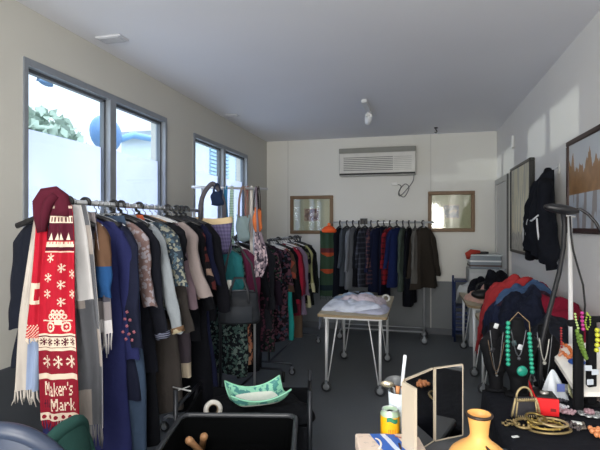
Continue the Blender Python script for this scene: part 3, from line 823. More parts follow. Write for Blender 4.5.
# printed scarf at the end
ps_ = thing('scarf', 'grey pink paisley scarf hanging under the orange shoulder bag', 'scarf')
o, P = strip(cen([(258, 232), (260, 248), (261, 262), (258, 277)], 3.72), wid([3, 6, 7, 4], 3.72), 30, 14, 'cloth', cloth('#7a6f7a', 'floral', '#c0aeb4', '#3a3540', scale=1.5), ps_, None, .014, 1.0)
MB().tube([atd(258, 234, 3.72), atd(257, 214, 3.74), atd(256, 187, 3.76)], [.012, .008, .006], 8).build('knot', cloth('#7a6f7a'), ps_)

# ---- rack B : low rail under the bags
RBX, RBZ = -1.52, 1.45
rack('low chrome garment rack standing under the hung bags', (RBX, 3.42), (RBX, 4.4), RBZ, plain('#34373d', .4, .4), foot=.24, wheels=False)
gb = [
 (3.47, 'blouse', 'blouse', 'bright teal blouse under the tote bag', .4, cloth('#2c7478'), dict(sleeve=.3, hw=.13, sflare=.02, tagw=True), 'wire'),
 (3.53, 'skirt', 'skirt', 'long mint and black leaf print skirt under the duffel bag', 1.05, cloth('#10141a', 'floral', '#3a504c', '#5c6b66', scale=2.0), dict(waist=True, hw=.17, flare=.03), 'wire'),
 (3.62, 'shirt', 'shirt', 'maroon shirt behind the teal blouse', .62, cloth('#5b2540'), dict(sleeve=.5, hw=.2, sflare=.05), 'white'),
 (3.70, 'dress', 'dress', 'long coral and tan print dress behind the duffel bag', 1.02, cloth('#b1745c', 'floral', '#3c2a2c', '#c79a7c', scale=1.0), dict(hw=.17, flare=.01), 'wire'),
 (3.80, 'dress', 'dress', 'long black dress on the low rack under the bags', 1.1, cloth('#0e1017'), dict(sleeve=.4, hw=.2, flare=.03), 'black'),
 (3.92, 'tunic', 'tunic', 'black and wine print tunic on the low rack', .9, cloth('#16141c', 'floral', '#4a2838', scale=1.5), dict(sleeve=.52, hw=.2, sflare=.04), 'wire'),
 (4.05, 'cardigan', 'cardigan', 'charcoal cardigan on the low rack under the bags', .8, cloth('#23252c'), dict(sleeve=.55, hw=.2, sflare=.05), 'black'),
 (4.18, 'dress', 'dress', 'black dress with small pink flowers at the far end of the low rack', 1.02, cloth('#111218', 'floral', '#5a3a48', '#1e332a', scale=2.0), dict(sleeve=.3, hw=.2, flare=.05), 'wire'),
 (4.31, 'jacket', 'jacket', 'dark plum jacket at the far end of the low rack', .66, cloth('#241a28'), dict(sleeve=.55, hw=.2, sflare=.05), 'black'),
]
for i, (Y, nm, cat, lb, L, m, kw, hc) in enumerate(gb):
    rz = math.radians(random.Random(i+40).uniform(-8, 8))
    garment(nm, lb, cat, (RBX, Y, RBZ), rz, L, m, seed=i+50, **kw)
    hanger((RBX, Y, RBZ), rz, {'wire': 'thin wire', 'white': 'white plastic', 'black': 'black plastic'}[hc] + ' hanger on the low rack under the bags', 'hangers on the low rack ' + hc, hc, kw.get('hw', .19)-.02, kw.get('waist', False))
# duffel bag
dc = atd(239, 324, 3.4); db = thing('duffel_bag', 'black duffel bag hanging in front of the floral skirts', 'bag', dc, TH+.12)
dw, dh = 21*3.4/F, 40*3.4/F
def df(i, j):
    a = 2*PI*i; t = j; w_ = dw*(1-.22*max(0, t-.3)); d_ = .095*(1-.7*t**2)
    k = math.sin(min(1, t/.14+.05)*PI/2)
    cx, sx = math.cos(a), math.sin(a)
    return Vector((w_*(.85+.15*k)*math.copysign(abs(cx)**.6, cx), d_*k*math.copysign(abs(sx)**.7, sx)+.004*math.sin(t*20+a*3), t*dh*.8+.01*math.cos(cx*2)*t))
mb = MB().grid(df, 40, 16, closed=True); mb.f.append(tuple(range(39, -1, -1))); mb.mi.append(0); mb.f.append(tuple(mb_ for mb_ in range(16*40, 17*40))); mb.mi.append(0)
mb.build('body', plain('#1c2026', .7, spec=.3), db)
MB().tube([(-dw*.7, 0, dh*.82), (0, -.005, dh*.84), (dw*.7, 0, dh*.82)], .007, 6).build('zip', plain('#50545c', .4, .4), db)
MB().grid(lambda a, b: Vector((-dw*.6+dw*1.2*a, -.1-.02*math.sin(PI*a)-.012*math.sin(PI*b), .03+dh*.4*b)), 12, 8).build('front_pocket', plain('#242930', .7, spec=.3), db)
for s in (-1, 1):
    MB().tube([(-dw*.45, -.07*s, dh*.55), (-dw*.42, -.06*s, dh*.85), (-dw*.2, -.02*s, dh*1.15), (dw*.2, -.02*s, dh*1.15), (dw*.42, -.06*s, dh*.85), (dw*.45, -.07*s, dh*.55)], .009, 6, flat=.5).build('handle', plain('#22252b', .6), db)
MB().tube([(-dw*.9, 0, dh*.6), (-dw*.6, .03, dh*1.5), (-.05, .08, 1.44-dc.z+.03), (dw*.6, .03, dh*1.5), (dw*.9, 0, dh*.6)], .009, 6, flat=.5).build('shoulder_strap', plain('#1d2026', .6), db)
MB().bev((-dw*.55, -.045, dh*.86), (-dw*.35, -.042, dh*1.12), .001).build('luggage_tag', plain('#c9cac6', .5), db, smooth=False)

# ---- rack C
RCX, RCZ = -1.5, 1.40
rack('garment rack in the back left corner by the far window', (RCX, 4.62), (RCX, 5.95), RCZ, plain('#4a4e55', .35, .5), foot=.25)
gc = [
 (4.68, 'dress', 'dress', 'black dress with small wine flowers, first on the corner rack', 1.0, cloth('#121219', 'floral', '#5a3a48', '#2c3b4a', scale=1.5), dict(sleeve=.35, hw=.19, sflare=.04), 'white'),
 (4.77, 'shirt', 'shirt', 'olive and rust checked shirt with open collar on the corner rack', .5, cloth('#4d3b30', 'floral', '#8a4438', scale=.5), dict(sleeve=.3, hw=.2, sflare=.04), 'white'),
 (4.86, 'dress', 'dress', 'long bright teal green dress on the corner rack', 1.02, cloth('#1f7f7b', k=1.4), dict(hw=.19, flare=.04), 'wire'),
 (4.95, 'jacket', 'jacket', 'black jacket beside the teal green dress', .75, cloth('#0f1016'), dict(sleeve=.55, hw=.2, sflare=.04), 'black'),
 (5.04, 'shirt', 'shirt', 'crimson red shirt on the corner rack', .68, cloth('#7f1b2e', k=1.4), dict(sleeve=.52, hw=.21, sflare=.03, collar=cloth('#7f1b2e')), 'white'),
 (5.13, 'shirt', 'shirt', 'dark maroon shirt behind the crimson one', .8, cloth('#551829', k=1.3), dict(sleeve=.52, hw=.21, sflare=.04), 'wire'),
 (5.24, 'cardigan', 'cardigan', 'grey mauve cardigan hanging low on the corner rack', .82, cloth('#6c6074', k=1.2), dict(sleeve=.55, hw=.21, sflare=.07, flare=.06), 'white'),
 (5.34, 'trousers', 'trousers', 'long tan trousers reaching near the floor on the corner rack', 1.12, cloth('#6a5848', k=1.1), dict(waist=True, hw=.16, flare=.03), 'wire'),
 (5.46, 'jacket', 'jacket', 'black and olive camouflage jacket on the corner rack', .72, cloth('#14161a', 'camo', '#5f6248'), dict(sleeve=.55, hw=.21, sflare=.05), 'black'),
 (5.58, 'blouse', 'blouse', 'pale sage blouse near the far end of the corner rack', .78, cloth('#97996f', 'hem', '#b8b795', scale=.55), dict(sleeve=.55, hw=.22, sflare=.06), 'white'),
 (5.70, 'jacket', 'jacket', 'black jacket with cream piping at the far end of the corner rack', .74, cloth('#101217'), dict(sleeve=.58, hw=.22, sflare=.07, stripe_lines=True), 'black'),
 (5.81, 'coat', 'coat', 'dark green coat last on the corner rack', .8, cloth('#1c2420'), dict(sleeve=.58, hw=.22, sflare=.06), 'black'),
]
for i, (Y, nm, cat, lb, L, m, kw, hc) in enumerate(gc):
    rz = math.radians(random.Random(i+80).uniform(-8, 8))
    garment(nm, lb, cat, (RCX, Y, RCZ), rz, L, m, seed=i+90, **kw)
    hanger((RCX, Y, RCZ), rz, {'wire': 'thin wire', 'white': 'white plastic', 'black': 'black plastic'}[hc] + ' hanger on the corner rack by the far window', 'hangers on the corner rack ' + hc, hc, kw.get('hw', .19)-.02, kw.get('waist', False))

# ---- rack D : along the back wall
RDY, RDZ = 6.42, 1.6
xa, xb = onY(342, 226, RDY).x, onY(424, 226, RDY).x
dr = rack('chrome wheeled garment rack along the back wall', (xa, RDY), (xb, RDY), RDZ, chrome(), foot=.2, ext=.13, double=True, wm=plain('#3a3d42', .5))
gd = [
 (340, 'coat', 'coat', 'black coat next to the green patterned scarf', .95, cloth('#101420'), dict(sleeve=.62, hw=.21, ht=.06, sflare=.04)),
 (347, 'shirt', 'shirt', 'slate grey shirt on the back wall rack', .8, cloth('#444b55'), dict(sleeve=.5, hw=.2)),
 (353, 'shirt', 'shirt', 'pale silver grey shirt on the back wall rack', .85, cloth('#6f747c'), dict(sleeve=.55, hw=.2)),
 (359, 'jacket', 'jacket', 'plain black jacket between grey and plaid shirts', .8, cloth('#0f1119'), dict(sleeve=.5, hw=.2)),
 (365, 'shirt', 'shirt', 'dark grey plaid flannel shirt on the back wall rack', .82, cloth('#252832', 'plaid', '#4e5261'), dict(sleeve=.5, hw=.2)),
 (371, 'shirt', 'shirt', 'navy and brown plaid shirt on the back wall rack', .78, cloth('#1e2236', 'plaid', '#6a4a4c', scale=1.3), dict(sleeve=.5, hw=.2)),
 (378, 'jacket', 'jacket', 'navy jacket with pale grey scarf strip', .88, cloth('#161d38'), dict(sleeve=.55, hw=.2)),
 (384, 'trousers', 'trousers', 'dark navy trousers hung by the red plaid shirt', .95, cloth('#12162a'), dict(waist=True, hw=.17)),
 (390, 'shirt', 'shirt', 'red and black plaid flannel shirt on the back wall rack', .76, cloth('#7c1a24', 'plaid', '#260d16'), dict(sleeve=.5, hw=.2, ht=.055)),
 (397, 'shirt', 'shirt', 'royal blue shirt right of the red plaid shirt', .8, cloth('#182450'), dict(sleeve=.5, hw=.2)),
 (403, 'shirt', 'shirt', 'grey green shirt on the right part of the back wall rack', .85, cloth('#434e48'), dict(sleeve=.55, hw=.2)),
 (409, 'coat', 'coat', 'long black coat on the right part of the back wall rack', 1.05, cloth('#0b0d16'), dict(sleeve=.6, hw=.2, ht=.055)),
 (415, 'shirt', 'shirt', 'light stone grey shirt just left of the brown coat', .75, cloth('#605f5c'), dict(sleeve=.5, hw=.2)),
 (423, 'coat', 'coat', 'dark olive brown waxed coat at the right end of the back rack', .82, cloth('#332e29'), dict(sleeve=.62, hw=.165, ht=.06, sflare=.13, flare=.13, slen_w=.06)),
]
for i, (u, nm, cat, lb, L, m, kw) in enumerate(gd):
    x = onY(u, 226, RDY).x
    rz = PI/2 + math.radians(random.Random(i+140).uniform(-30, -4)) - (.0 if i < 13 else math.radians(38))
    garment(nm, lb, cat, (x, RDY, RDZ), rz, L, m, seed=i+150, **kw)
    hanger((x, RDY, RDZ), rz, 'dark hanger with thin hook on the back wall rack', 'hangers on the back wall rack', 'black' if i % 3 else 'black', kw.get('hw', .19)-.02, kw.get('waist', False))
# size divider on the rail
x = onY(364, 226, RDY).x; sd = MB(); sd.bev((x-.04, RDY-.05, RDZ-.03), (x-.034, RDY+.05, RDZ+.05), .001); sd.bev((x-.05, RDY-.022, RDZ-.025), (x+.05, RDY-.018, RDZ+.055), .001)
sd.torus((x, RDY, RDZ), .018, .004, 14, Matrix.Rotation(PI/2, 3, 'Y').to_4x4())
tag(sd.build('size_divider', plain('#14161a', .5), smooth=False), 'small black size divider clipped on the back wall rail', 'divider')
# green scarf + orange hat on the left end of the rail
gs = thing('scarf', 'green scarf with orange and red bands at the left end of the back rack', 'scarf')
o, P = strip(cen([(328.5, 231), (328.5, 255), (328, 275), (328, 296)], 6.3), wid([8.5, 8.3, 8.2, 8.2], 6.3), 90, 20, 'cloth', [cloth('#32493a'), cloth('#a5482c'), cloth('#5b2a2e'), cloth('#1e2b33')], gs,
   lambda i, j, c, n: (2 if .24 < j/n < .29 else 1 if (.29 <= j/n < .29+.05*math.sin(PI*i/c)+.01) else 1 if (.56 < j/n < .58+.06*math.sin(PI*i/c)) else 3 if .80 < j/n < .88 else 0), .01, 1)
fringe(P, cloth('#32493a'), gs, 10, .05, 9)
hx = atd(329, 231, 6.3)
hat = thing('knit_hat', 'bright orange knitted hat perched above the green scarf', 'hat', hx)
MB().lathe([(.09, -.02), (.105, .0), (.1, .025), (.085, .03), (.07, .05), (.05, .062), (.025, .072), (0, .075)], 24, None, (1, .8)).build('crown', cloth('#d9572a', 'stripe', '#b23c1e', scale=6, k=1.5), hat)
MB().sphere((0, 0, .088), .024, 12, 8).build('pompom', cloth('#e2683a', k=1.5), hat)

# ================================================================ TABLES
def trestle(label, x0, x1, y0, y1, z=.74, rounded=False, cas=None, rot=0):
    r = thing('folding_table', label, 'table', ((x0+x1)/2, (y0+y1)/2, 0), rot)
    w, l = (x1-x0)/2, (y1-y0)/2
    ply = plain('#8d7a5c', .5); top = plain('#b3a88f', .5)
    R = .12 if rounded else .02; ring = []
    for cx, cy, a0_ in ((w-R, l-R, 0), (-w+R, l-R, 90), (-w+R, -l+R, 180), (w-R, -l+R, 270)):
        for k in range(7): a = math.radians(a0_+k*15); ring.append((cx+R*math.cos(a), cy+R*math.sin(a)))
    n = len(ring); mb = MB()
    mb.add([(a, b, z) for a, b in ring] + [(a, b, z-.024) for a, b in ring], [tuple(range(n)), tuple(range(2*n-1, n-1, -1))]); mb.cur = 1
    mb.add([(a, b, z) for a, b in ring] + [(a, b, z-.024) for a, b in ring], [(i, i+n, (i+1) % n+n, (i+1) % n) for i in range(n)])
    mb.build('tabletop', [top, ply], r, smooth=False)
    for sx in (-1, 1):
        for sy in (-1, 1):
            X, Y = sx*(w-.07), sy*(l-.09)
            lg = MB().tube([(X, Y, .1), (X, Y, z-.024)], .0135, 12).build('leg', white_metal(), r)
            MB().tube([(X-sx*.11, Y, z-.024), (X-sx*.06, Y, .4), (X-sx*.015, Y, .1)], .006, 8).build('brace', white_metal(), lg)
            MB().tube([(X, Y-sy*.13, z-.024), (X, Y-sy*.07, .4), (X, Y-sy*.015, .1)], .006, 8).build('brace', white_metal(), lg)
            caster(r, (X, Y, 0), .05, plain('#303338', .5), axis='X')
    mb = MB(); mb.box((-w+.05, -l+.06, z-.05), (w-.05, -l+.075, z-.024)); mb.box((-w+.05, l-.075, z-.05), (w-.05, l-.06, z-.024)); mb.build('apron', white_metal(), r, smooth=False)
    return r
a = onZ(317, 314, .74); b = onZ(388, 315, .74)
CT = (a.x, b.x, a.y+.0, 5.42)
trestle('light wood topped wheeled table in the middle of the room', a.x, b.x, min(a.y, b.y), 5.42)
TX = .53
trestle('narrow wheeled table with rounded corners by the back right corner', TX-.02, RX-.03, 4.93, 6.22, rounded=True)
trestle('wheeled table under the large clothes heap along the right wall', TX, RX-.03, 2.95, 4.62, rounded=True)

# ---- cloth heaps
class Heap:
    def __init__(s, base, edge): s.base = base; s.edge = edge; s.layers = []
    def floor(s, x, y):
        x0, x1, y0, y1 = s.edge; d = max(x0-x, y0-y, y-y1, 0)
        return s.base - (d*5 if d > 0 else 0)
    def h(s, x, y):
        z = s.floor(x, y)
        for f in s.layers: z = max(z, f(x, y, z))
        return z
    def patch(s, name, label, cat, cx, cy, rx, ry, rot, th, m, seed, wr=.02, lim=.06, droop=.25):
        rnd = random.Random(seed); c_, s_ = math.cos(rot), math.sin(rot); ph = [rnd.uniform(0, 6) for _ in range(5)]
        def rad(a): return 1+.12*math.sin(2*a+ph[0])+.09*math.sin(3*a+ph[1])+.06*math.sin(5*a+ph[2])+.035*math.sin(9*a+ph[3])
        def local(x, y):
            dx, dy = x-cx, y-cy; return (dx*c_+dy*s_)/rx, (-dx*s_+dy*c_)/ry
        def wrk(x, y): return wr*(abs(nz(x*7, y*7, seed))*1.6+.5*nz(x*17, y*17, seed+5)+.9*abs(math.sin((x*c_+y*s_)*19+3*nz(x*4, y*4, seed))) - .35)
        snap = list(s.layers)
        def under(x, y):
            z = s.floor(x, y)
            for f in snap: z = max(z, f(x, y, z))
            return z
        def f(x, y, z):
            a, b = local(x, y); q = math.hypot(a, b)/rad(math.atan2(b, a))
            if q >= 1: return -9
            return under(x, y) + (th+wrk(x, y))*(1-q**5)**.6 + .004
        N, K = 56, 22; vs = []
        for j in range(K+1):
            q = (j/K)**.8
            for i in range(N):
                a = 2*PI*i/N; R = rad(a)*q; lx, ly = R*math.cos(a)*rx, R*math.sin(a)*ry
                x, y = cx+lx*c_-ly*s_, cy+lx*s_+ly*c_
                x = min(x, RX-.03)
                z = under(x, y)+(th+wrk(x, y))*max(0, 1-q**5)**.6 + .004
                z = max(z, s.base-droop-.02*math.sin(a*9+ph[4]))
                vs.append(Vector((x, y, z)))
        org = Vector((cx, cy, s.base))
        fs = [(j*N+i, j*N+(i+1) % N, (j+1)*N+(i+1) % N, (j+1)*N+i) for j in range(K) for i in range(N)]
        mb = MB(); mb.add([v-org for v in vs], fs)
        # underside: gives the folded cloth its thickness
        b0 = len(mb.v); mb.v += [tuple(v-org-Vector((0, 0, .004))) for v in vs]
        mb.f += [(b0+a_, b0+d_, b0+c__, b0+b_) for a_, b_, c__, d_ in fs]; mb.mi += [0]*len(fs)
        o = mb.build(name, m); o.location = org; tag(o, label, cat)
        sub = o.modifiers.new('dense', 'SUBSURF'); sub.levels = 1; sub.render_levels = 1
        tx = bpy.data.textures.new('creases', 'CLOUDS'); tx.noise_scale = .07; tx.noise_depth = 3
        dm = o.modifiers.new('creases', 'DISPLACE'); dm.texture = tx; dm.strength = .042 if name not in ('blanket', 'folded_duvet') else .02; dm.mid_level = .62; dm.texture_coords = 'GLOBAL'
        s.layers.append(f); return o
# centre table
CX, CY = (CT[0]+CT[1])/2, 4.75
hc_ = Heap(.74, (CT[0], CT[1], CT[2], 5.42))
ctop = lambda u, v, z=.8: onZ(u, v, z)
def P2(u, v, z): q = onZ(u, v, z); return q.x, q.y
x, y = P2(338, 305, .78); hc_.patch('folded_duvet', 'pale lavender white folded quilt on the middle table', 'bedding', CX-.01, 4.66, .30, .46, .05, .03, cloth('#b9bcd0'), 11, .012)
hc_.patch('blanket', 'white blue crumpled sheet at the front of the middle table heap', 'bedding', CX-.06, 4.46, .27, .2, .15, .03, cloth('#c6cddd'), 12, .014)
hc_.patch('shirt', 'pale pink white shirt folded on the middle table heap', 'shirt', CX+.06, 4.70, .2, .26, -.3, .03, cloth('#c4b9c4'), 13, .014)
hc_.patch('towel', 'light blue towel folded at the left back of the middle table', 'towel', CX-.05, 5.0, .22, .16, -.2, .03, cloth('#9fb2cd'), 14, .012)
# black belts and white roll at the back of that table
bx, by = CX+.05, 5.05
def onheap(hp, x, y, dz=0): return Vector((x, y, hp.h(x, y)+dz))
bt = thing('belt', 'black belt with white buckle curled over the middle table heap', 'belt')
pts = [onheap(hc_, CX-.08+.3*k/12, 4.98-.1*math.sin(k*.5)+.02*k/12, .014) for k in range(13)]
MB().tube(pts, .016, 6, flat=.5).build('strap', plain('#15161a', .5), bt)
MB().torus(pts[-1]+Vector((.03, 0, .02)), .034, .01, 18, Matrix.Rotation(1.1, 3, 'X').to_4x4()).build('buckle', plain('#dcdcd8', .4), bt)
bt = thing('belt', 'white belt laid across the back of the middle table heap', 'belt')
pts = [onheap(hc_, CX+.0+.2*k/9, 5.12-.09*k/9+.02*math.sin(k), .016) for k in range(10)]
MB().tube(pts, .014, 6, flat=.6).build('strap', plain('#d8d8d6', .5), bt)
# right hand tables: far heap
h1 = Heap(.74, (TX-.02, RX-.03, 4.93, 6.22))
h1.patch('jumper', 'cream white jumper at the far left of the back corner table', 'jumper', .66, 6.02, .14, .16, 0, .07, cloth('#b5b8b8'), 21, .02)
h1.patch('t_shirt', 't-shirt in black spread across the back corner table', 't-shirt', .84, 5.75, .24, .3, .4, .10, cloth('#12141d'), 22, .03)
h1.patch('blouse', 'pinkish beige blouse under the black handbag', 'blouse', .7, 5.35, .17, .25, .2, .06, cloth('#c09a8c', k=1.1), 23, .02)
h1.patch('jumper', 'thick black jumper at the back of the corner table by the wall', 'jumper', .92, 5.35, .17, .35, .1, .15, cloth('#161820'), 24, .03)
hb_ = thing('handbag', 'small black handbag lying on the rounded table end', 'bag', onheap(h1, .67, 5.12, 0), .2)
MB().sphere((0, 0, .05), .1, 20, 10, (1.15, .8, .5)).build('body', plain('#101114', .4), hb_)
MB().tube([(-.07, 0, .08), (-.05, 0, .15), (0, 0, .17), (.05, 0, .15), (.07, 0, .08)], .009, 8).build('handle', plain('#0c0d10', .4), hb_)
# box of bits on the shelf-high stack
q = onY(504, 275, 6.3); 
bxo = thing('storage_box', 'clear grey plastic box full of bits against the right wall', 'box', (.86, 6.42, .0))
kx, ky = .19, .15
MB().bev((-kx, -ky, 1.0), (kx, ky, 1.17), .01).build('tub', plain('#77828b', .3), bxo, smooth=False)
MB().bev((-kx-.012, -ky-.012, 1.165), (kx+.012, ky+.012, 1.185), .005).build('lid', plain('#b9c2c6', .3), bxo, smooth=False)
for k in range(2): MB().bev((-kx-.003, -ky-.003, 1.03+k*.06), (kx+.003, ky+.003, 1.05+k*.06), .002).build('band', plain('#d6dadb', .4) if k else plain('#4f3b35', .5), bxo, smooth=False)
cab = thing('plinth', 'white plinth cabinet in the back right corner behind the heap', 'cabinet', (.86, 6.45, 0))
MB().bev((-.2, -.19, 0), (.2, .19, 1.0), .006).build('carcass', plain('#a7abad', .5), cab, smooth=False)
MB().bev((-.185, -.2, .05), (.185, -.191, .95), .003).build('door', plain('#b3b6b8', .5), cab, smooth=False)
rcl = MB().tube([(.66, 6.3, 1.13), (.65, 6.27, 1.19), (.69, 6.3, 1.215), (.80, 6.32, 1.215)], [.03, .04, .035, .02], 10, flat=.6); tag(rcl.build('glove', cloth('#9c3a30', k=1.3)), 'red knitted glove hanging over the grey plastic box', 'glove')
for (xx, yy, rz, col, lb) in ((.83, 6.38, .3, '#1c1d21', 'black sunglasses case on the lid of the plastic box'), (.93, 6.42, -.4, '#d9dbdb', 'white folded leaflet on the lid of the plastic box')):
    mb = MB().bev((-.075, -.04, 0), (.075, .04, .03 if 'case' in lb else .008), .004); o = mb.build('glasses_case' if 'case' in lb else 'leaflet', plain(col, .5), smooth=False); o.location = (xx, yy, 1.187); o.rotation_euler = (0, 0, rz); tag(o, lb, 'case' if 'case' in lb else 'leaflet')
# near heap : big pile on the second table
h2 = Heap(.74, (TX, RX-.03, 2.95, 4.62))
h2.patch('coat', 'bulky black padded coat at the bottom of the big heap', 'coat', .90, 3.82, .42, .92, 0, .20, cloth('#161924'), 32, .02, droop=.06)
h2.patch('jeans', 'dark indigo jeans hanging over the left edge of the big heap', 'jeans', .70, 3.62, .20, .42, .05, .03, cloth('#1d2540'), 31, .015, droop=.13)
h2.patch('jumper', 'charcoal jumper at the near end of the big heap', 'jumper', .78, 3.15, .27, .28, .2, .05, cloth('#20232c'), 33, .03, droop=.1)
h2.patch('coat', 'deep maroon coat on the right of the big heap by the wall', 'coat', .98, 3.40, .24, .50, .1, .05, cloth('#6a1226', k=1.2), 34, .015)
h2.patch('jumper', 'dusty purple jumper half buried in the big heap', 'jumper', .80, 3.72, .20, .15, .4, .02, cloth('#3b2836'), 35, .02)
h2.patch('jeans', 'faded blue jeans thrown on top of the big heap', 'jeans', .84, 3.80, .22, .11, .35, .05, cloth('#3a5070', k=1.2), 36, .015)
h2.patch('jacket', 'red jacket lying across the top of the big heap', 'jacket', .78, 4.05, .31, .17, .42, .12, cloth('#8c2a2c', k=1.3), 37, .03)
h2.patch('t_shirt', 'navy t-shirt crumpled at the near edge of the big heap', 't-shirt', .66, 3.30, .13, .26, -.2, .03, cloth('#161b2c'), 38, .025, droop=.12)

# dark blue slatted trolley at the back wall
q0 = onY(454, 331, 6.6); 
bt_ = thing('cart', 'dark blue slatted metal cart against the back wall', 'cart', (q0.x, 6.62, 0))
cw = .46; blu = plain('#1d2c52', .5, k=1.3)
for x in (0, cw):
    for y in (-.13, .16): MB().tube([(x, y, 0), (x, y, .86 if y > 0 else .8)], .014, 8).build('post', blu, bt_)
for z in (.1, .45, .8): MB().bev((0, -.13, z), (cw, .16, z+.02), .005).build('shelf', blu, bt_, smooth=False)
for k in range(5): MB().bev((.01, -.135, .15+k*.055), (cw-.01, -.125, .185+k*.055), .003).build('slat', blu, bt_, smooth=False)

# ================================================================ JACKET ON THE RIGHT WALL
q = Vector((RX, 4.0, 1.99))
hk = thing('wall_hook', 'small white wall hook above the black jacket', 'hook', (RX, q.y, q.z))
MB().bev((-.008, -.02, -.03), (-.001, .02, .05), .003).build('plate', plain('#cfd0cd', .4), hk, smooth=False)
MB().tube([(-.006, 0, .02), (-.05, 0, .0), (-.06, 0, .025)], .006, 8).build('peg', chrome(), hk)
jk = thing('jacket', 'black sports jacket with white trim hanging from the wall hook', 'jacket', (RX-.05, q.y, q.z))
Lj = .68
def jf(i, j):
    a = 2*PI*i; t = j
    w = .035+.20*min(1, t*2.0)**.9 + .05*t+.02*math.sin(t*9); d = .03+.05*math.sin(min(1, t*1.6)*PI/2)
    cx, sx = math.cos(a), math.sin(a)
    y = w*math.copysign(abs(cx)**.85, cx) + .03*math.sin(t*5); x = -d*1.1+.02 + d*sx*(.9 if sx > 0 else 1.25) + .016*math.sin(y*45+t*4)*(t > .1)*(sx < 0)
    y += .035*nz(t*7, a*1.2, 3)*t*2; x += -.03*abs(nz(y*9, t*6, 8))*(sx < 0)
    x = min(x, .035)
    return Vector((x, y, -.0 - t*Lj*(1+.07*math.sin(a*2+1)*t)))
MB().grid(jf, 48, 34, closed=True).build('body', cloth('#11141c'), jk)
for s, ln, tw in ((1, .62, .14), (-1, .66, -.02)):
    pts = [(-.07-.04*math.sin(k/14*PI), s*(.09+.17*(k/14)**.6)+tw*(k/14)**2, -.10-ln*k/14) for k in range(15)]
    rd = [.05*(1-.2*k/14)*(1+.12*math.sin(k*1.4)) for k in range(15)]
    sl_ = MB().tube(pts, rd, 12).build('sleeve', cloth('#10131b'), jk)
    MB().tube([Vector(p)+Vector((-.048, -.012, 0)) for p in pts[6:13]], .007, 6).build('white_stripe', plain('#c6c9cc', .7), sl_)
MB().tube([(-.15, -.22, -.36), (-.175, -.12, -.40), (-.18, -.02, -.39), (-.17, .1, -.47), (-.15, .18, -.55)], .007, 6).build('trim', plain('#c6c9cc', .7), jk)
MB().lathe([(.045, -.06), (.05, -.02), (.035, .012), (.02, .02)], 16, Matrix.Translation((-.03, 0, 0)), (.7, 1)).build('collar', cloth('#0d0f15'), jk)

# ================================================================ FOREGROUND LEFT : tub, wagon, chairs
tz = .55
A, B_ = onZ(183, 413, tz), onZ(298, 420, tz)
tang = math.radians(13); tw = .60
tub = thing('plastic_tub', 'large black plastic tub with a rounded rim, nearest the viewer', 'tub', (A.x, A.y, 0), tang)
def rrect(w, l, R, n=6):
    out = []
    for cx, cy, a0_ in ((w-R, -R, 0), (R, -R, 90), (R, -l+R, 180), (w-R, -l+R, 270)):
        for k in range(n+1): a = math.radians(a0_+90*k/n); out.append((cx+R*math.cos(a), cy+R*math.sin(a)))
    return out
TL = .46
prof = [(0, .012, .06), (.0, .03, .0)]
rr0 = rrect(tw, TL, .05); mb = MB()
def ring(off, z): 
    cx, cy = tw/2, -TL/2
    return [((x-cx)*(1-off*2/tw)+cx, (y-cy)*(1-off*2/TL)+cy, z) for x, y in rr0]
rings = [ring(.06, .2), ring(.03, .24), ring(.0, tz-.05), ring(-.004, tz-.02), ring(.012, tz-.02), ring(.03, .25), ring(.06, .22)]
n = len(rr0); vs = [q for R_ in rings for q in R_]
fs = [(k*n+i, k*n+(i+1) % n, (k+1)*n+(i+1) % n, (k+1)*n+i) for k in range(len(rings)-1) for i in range(n)]
fs += [tuple(range(n-1, -1, -1)), tuple((len(rings)-1)*n+i for i in range(n))]
mb.add(vs, fs); mb.build('tub_body', plain('#050607', .9, spec=.05), tub)
mb = MB(); mb.tube([Vector((x, y, tz-.01)) for x, y, z in ring(-.005, 0)], .013, 8, closed=True); mb.build('rim', plain('#3a3d42', .4), tub)
st_ = thing('stool', 'low black stool carrying the plastic tub', 'stool', (A.x, A.y, 0), tang)
MB().bev((.08, -TL+.05, .17), (tw-.08, -.05, .198), .01).build('seat', black_plastic(), st_, smooth=False)
for sx in (.1, tw-.1):
    for sy in (-.07, -TL+.07): MB().tube([(sx, sy, 0), (sx, sy, .17)], .014, 8).build('leg', black_plastic(), st_)
# wooden rollers whose ends show in the tub
for k, (u, v, lb) in enumerate(((190, 441, 'wooden dowel end standing left in the black tub'), (204, 437, 'wooden dowel end standing right in the black tub'))):
    e = onZ(u, v, .47); mb = MB()
    M = Matrix.Translation(e) @ Euler((.5, -.5+.9*k, 0)).to_matrix().to_4x4()
    mb.lathe([(0, -.26), (.016, -.26), (.017, -.02), (.02, -.01), (.02, .01), (.014, .022), (0, .026)], 16, M)
    tag(mb.build('wooden_dowel', plain('#b88a62', .5)), lb, 'dowel')
# wagon behind the tub
wx, wy = A.x-.06, A.y+.03
wg = thing('folding_wagon', 'black folding wagon with tubular corner posts behind the tub', 'wagon', (wx, wy, 0), tang)
ww_, wl_ = tw+.13, .62
mb = MB(); mb.bev((0, 0, .2), (ww_, wl_, .23), .01)
for lo, hi in (((0, 0, .23), (.015, wl_, .46)), ((ww_-.015, 0, .23), (ww_, wl_, .46)), ((0, 0, .23), (ww_, .015, .46)), ((0, wl_-.015, .23), (ww_, wl_, .46))): mb.box(lo, hi)
mb.build('fabric_basket', cloth('#14161b'), wg, smooth=False)
for x in (0, ww_):
    for y in (0, wl_):
        MB().tube([(x, y, .1), (x, y, .66 if y == 0 else .58)], .013, 8).build('post', plain('#2c2f35', .35, .4), wg)
        caster(wg, (x, y, 0), .05)
for x in (0, ww_): MB().tube([(x, 0, .56), (x, wl_, .5)], .011, 8).build('side_rail', plain('#2c2f35', .35, .4), wg)
MB().tube([(-.02, .05, .12), (-.02, wl_, .5)], .01, 8).build('cross_brace', plain('#55585e', .35, .5), wg)
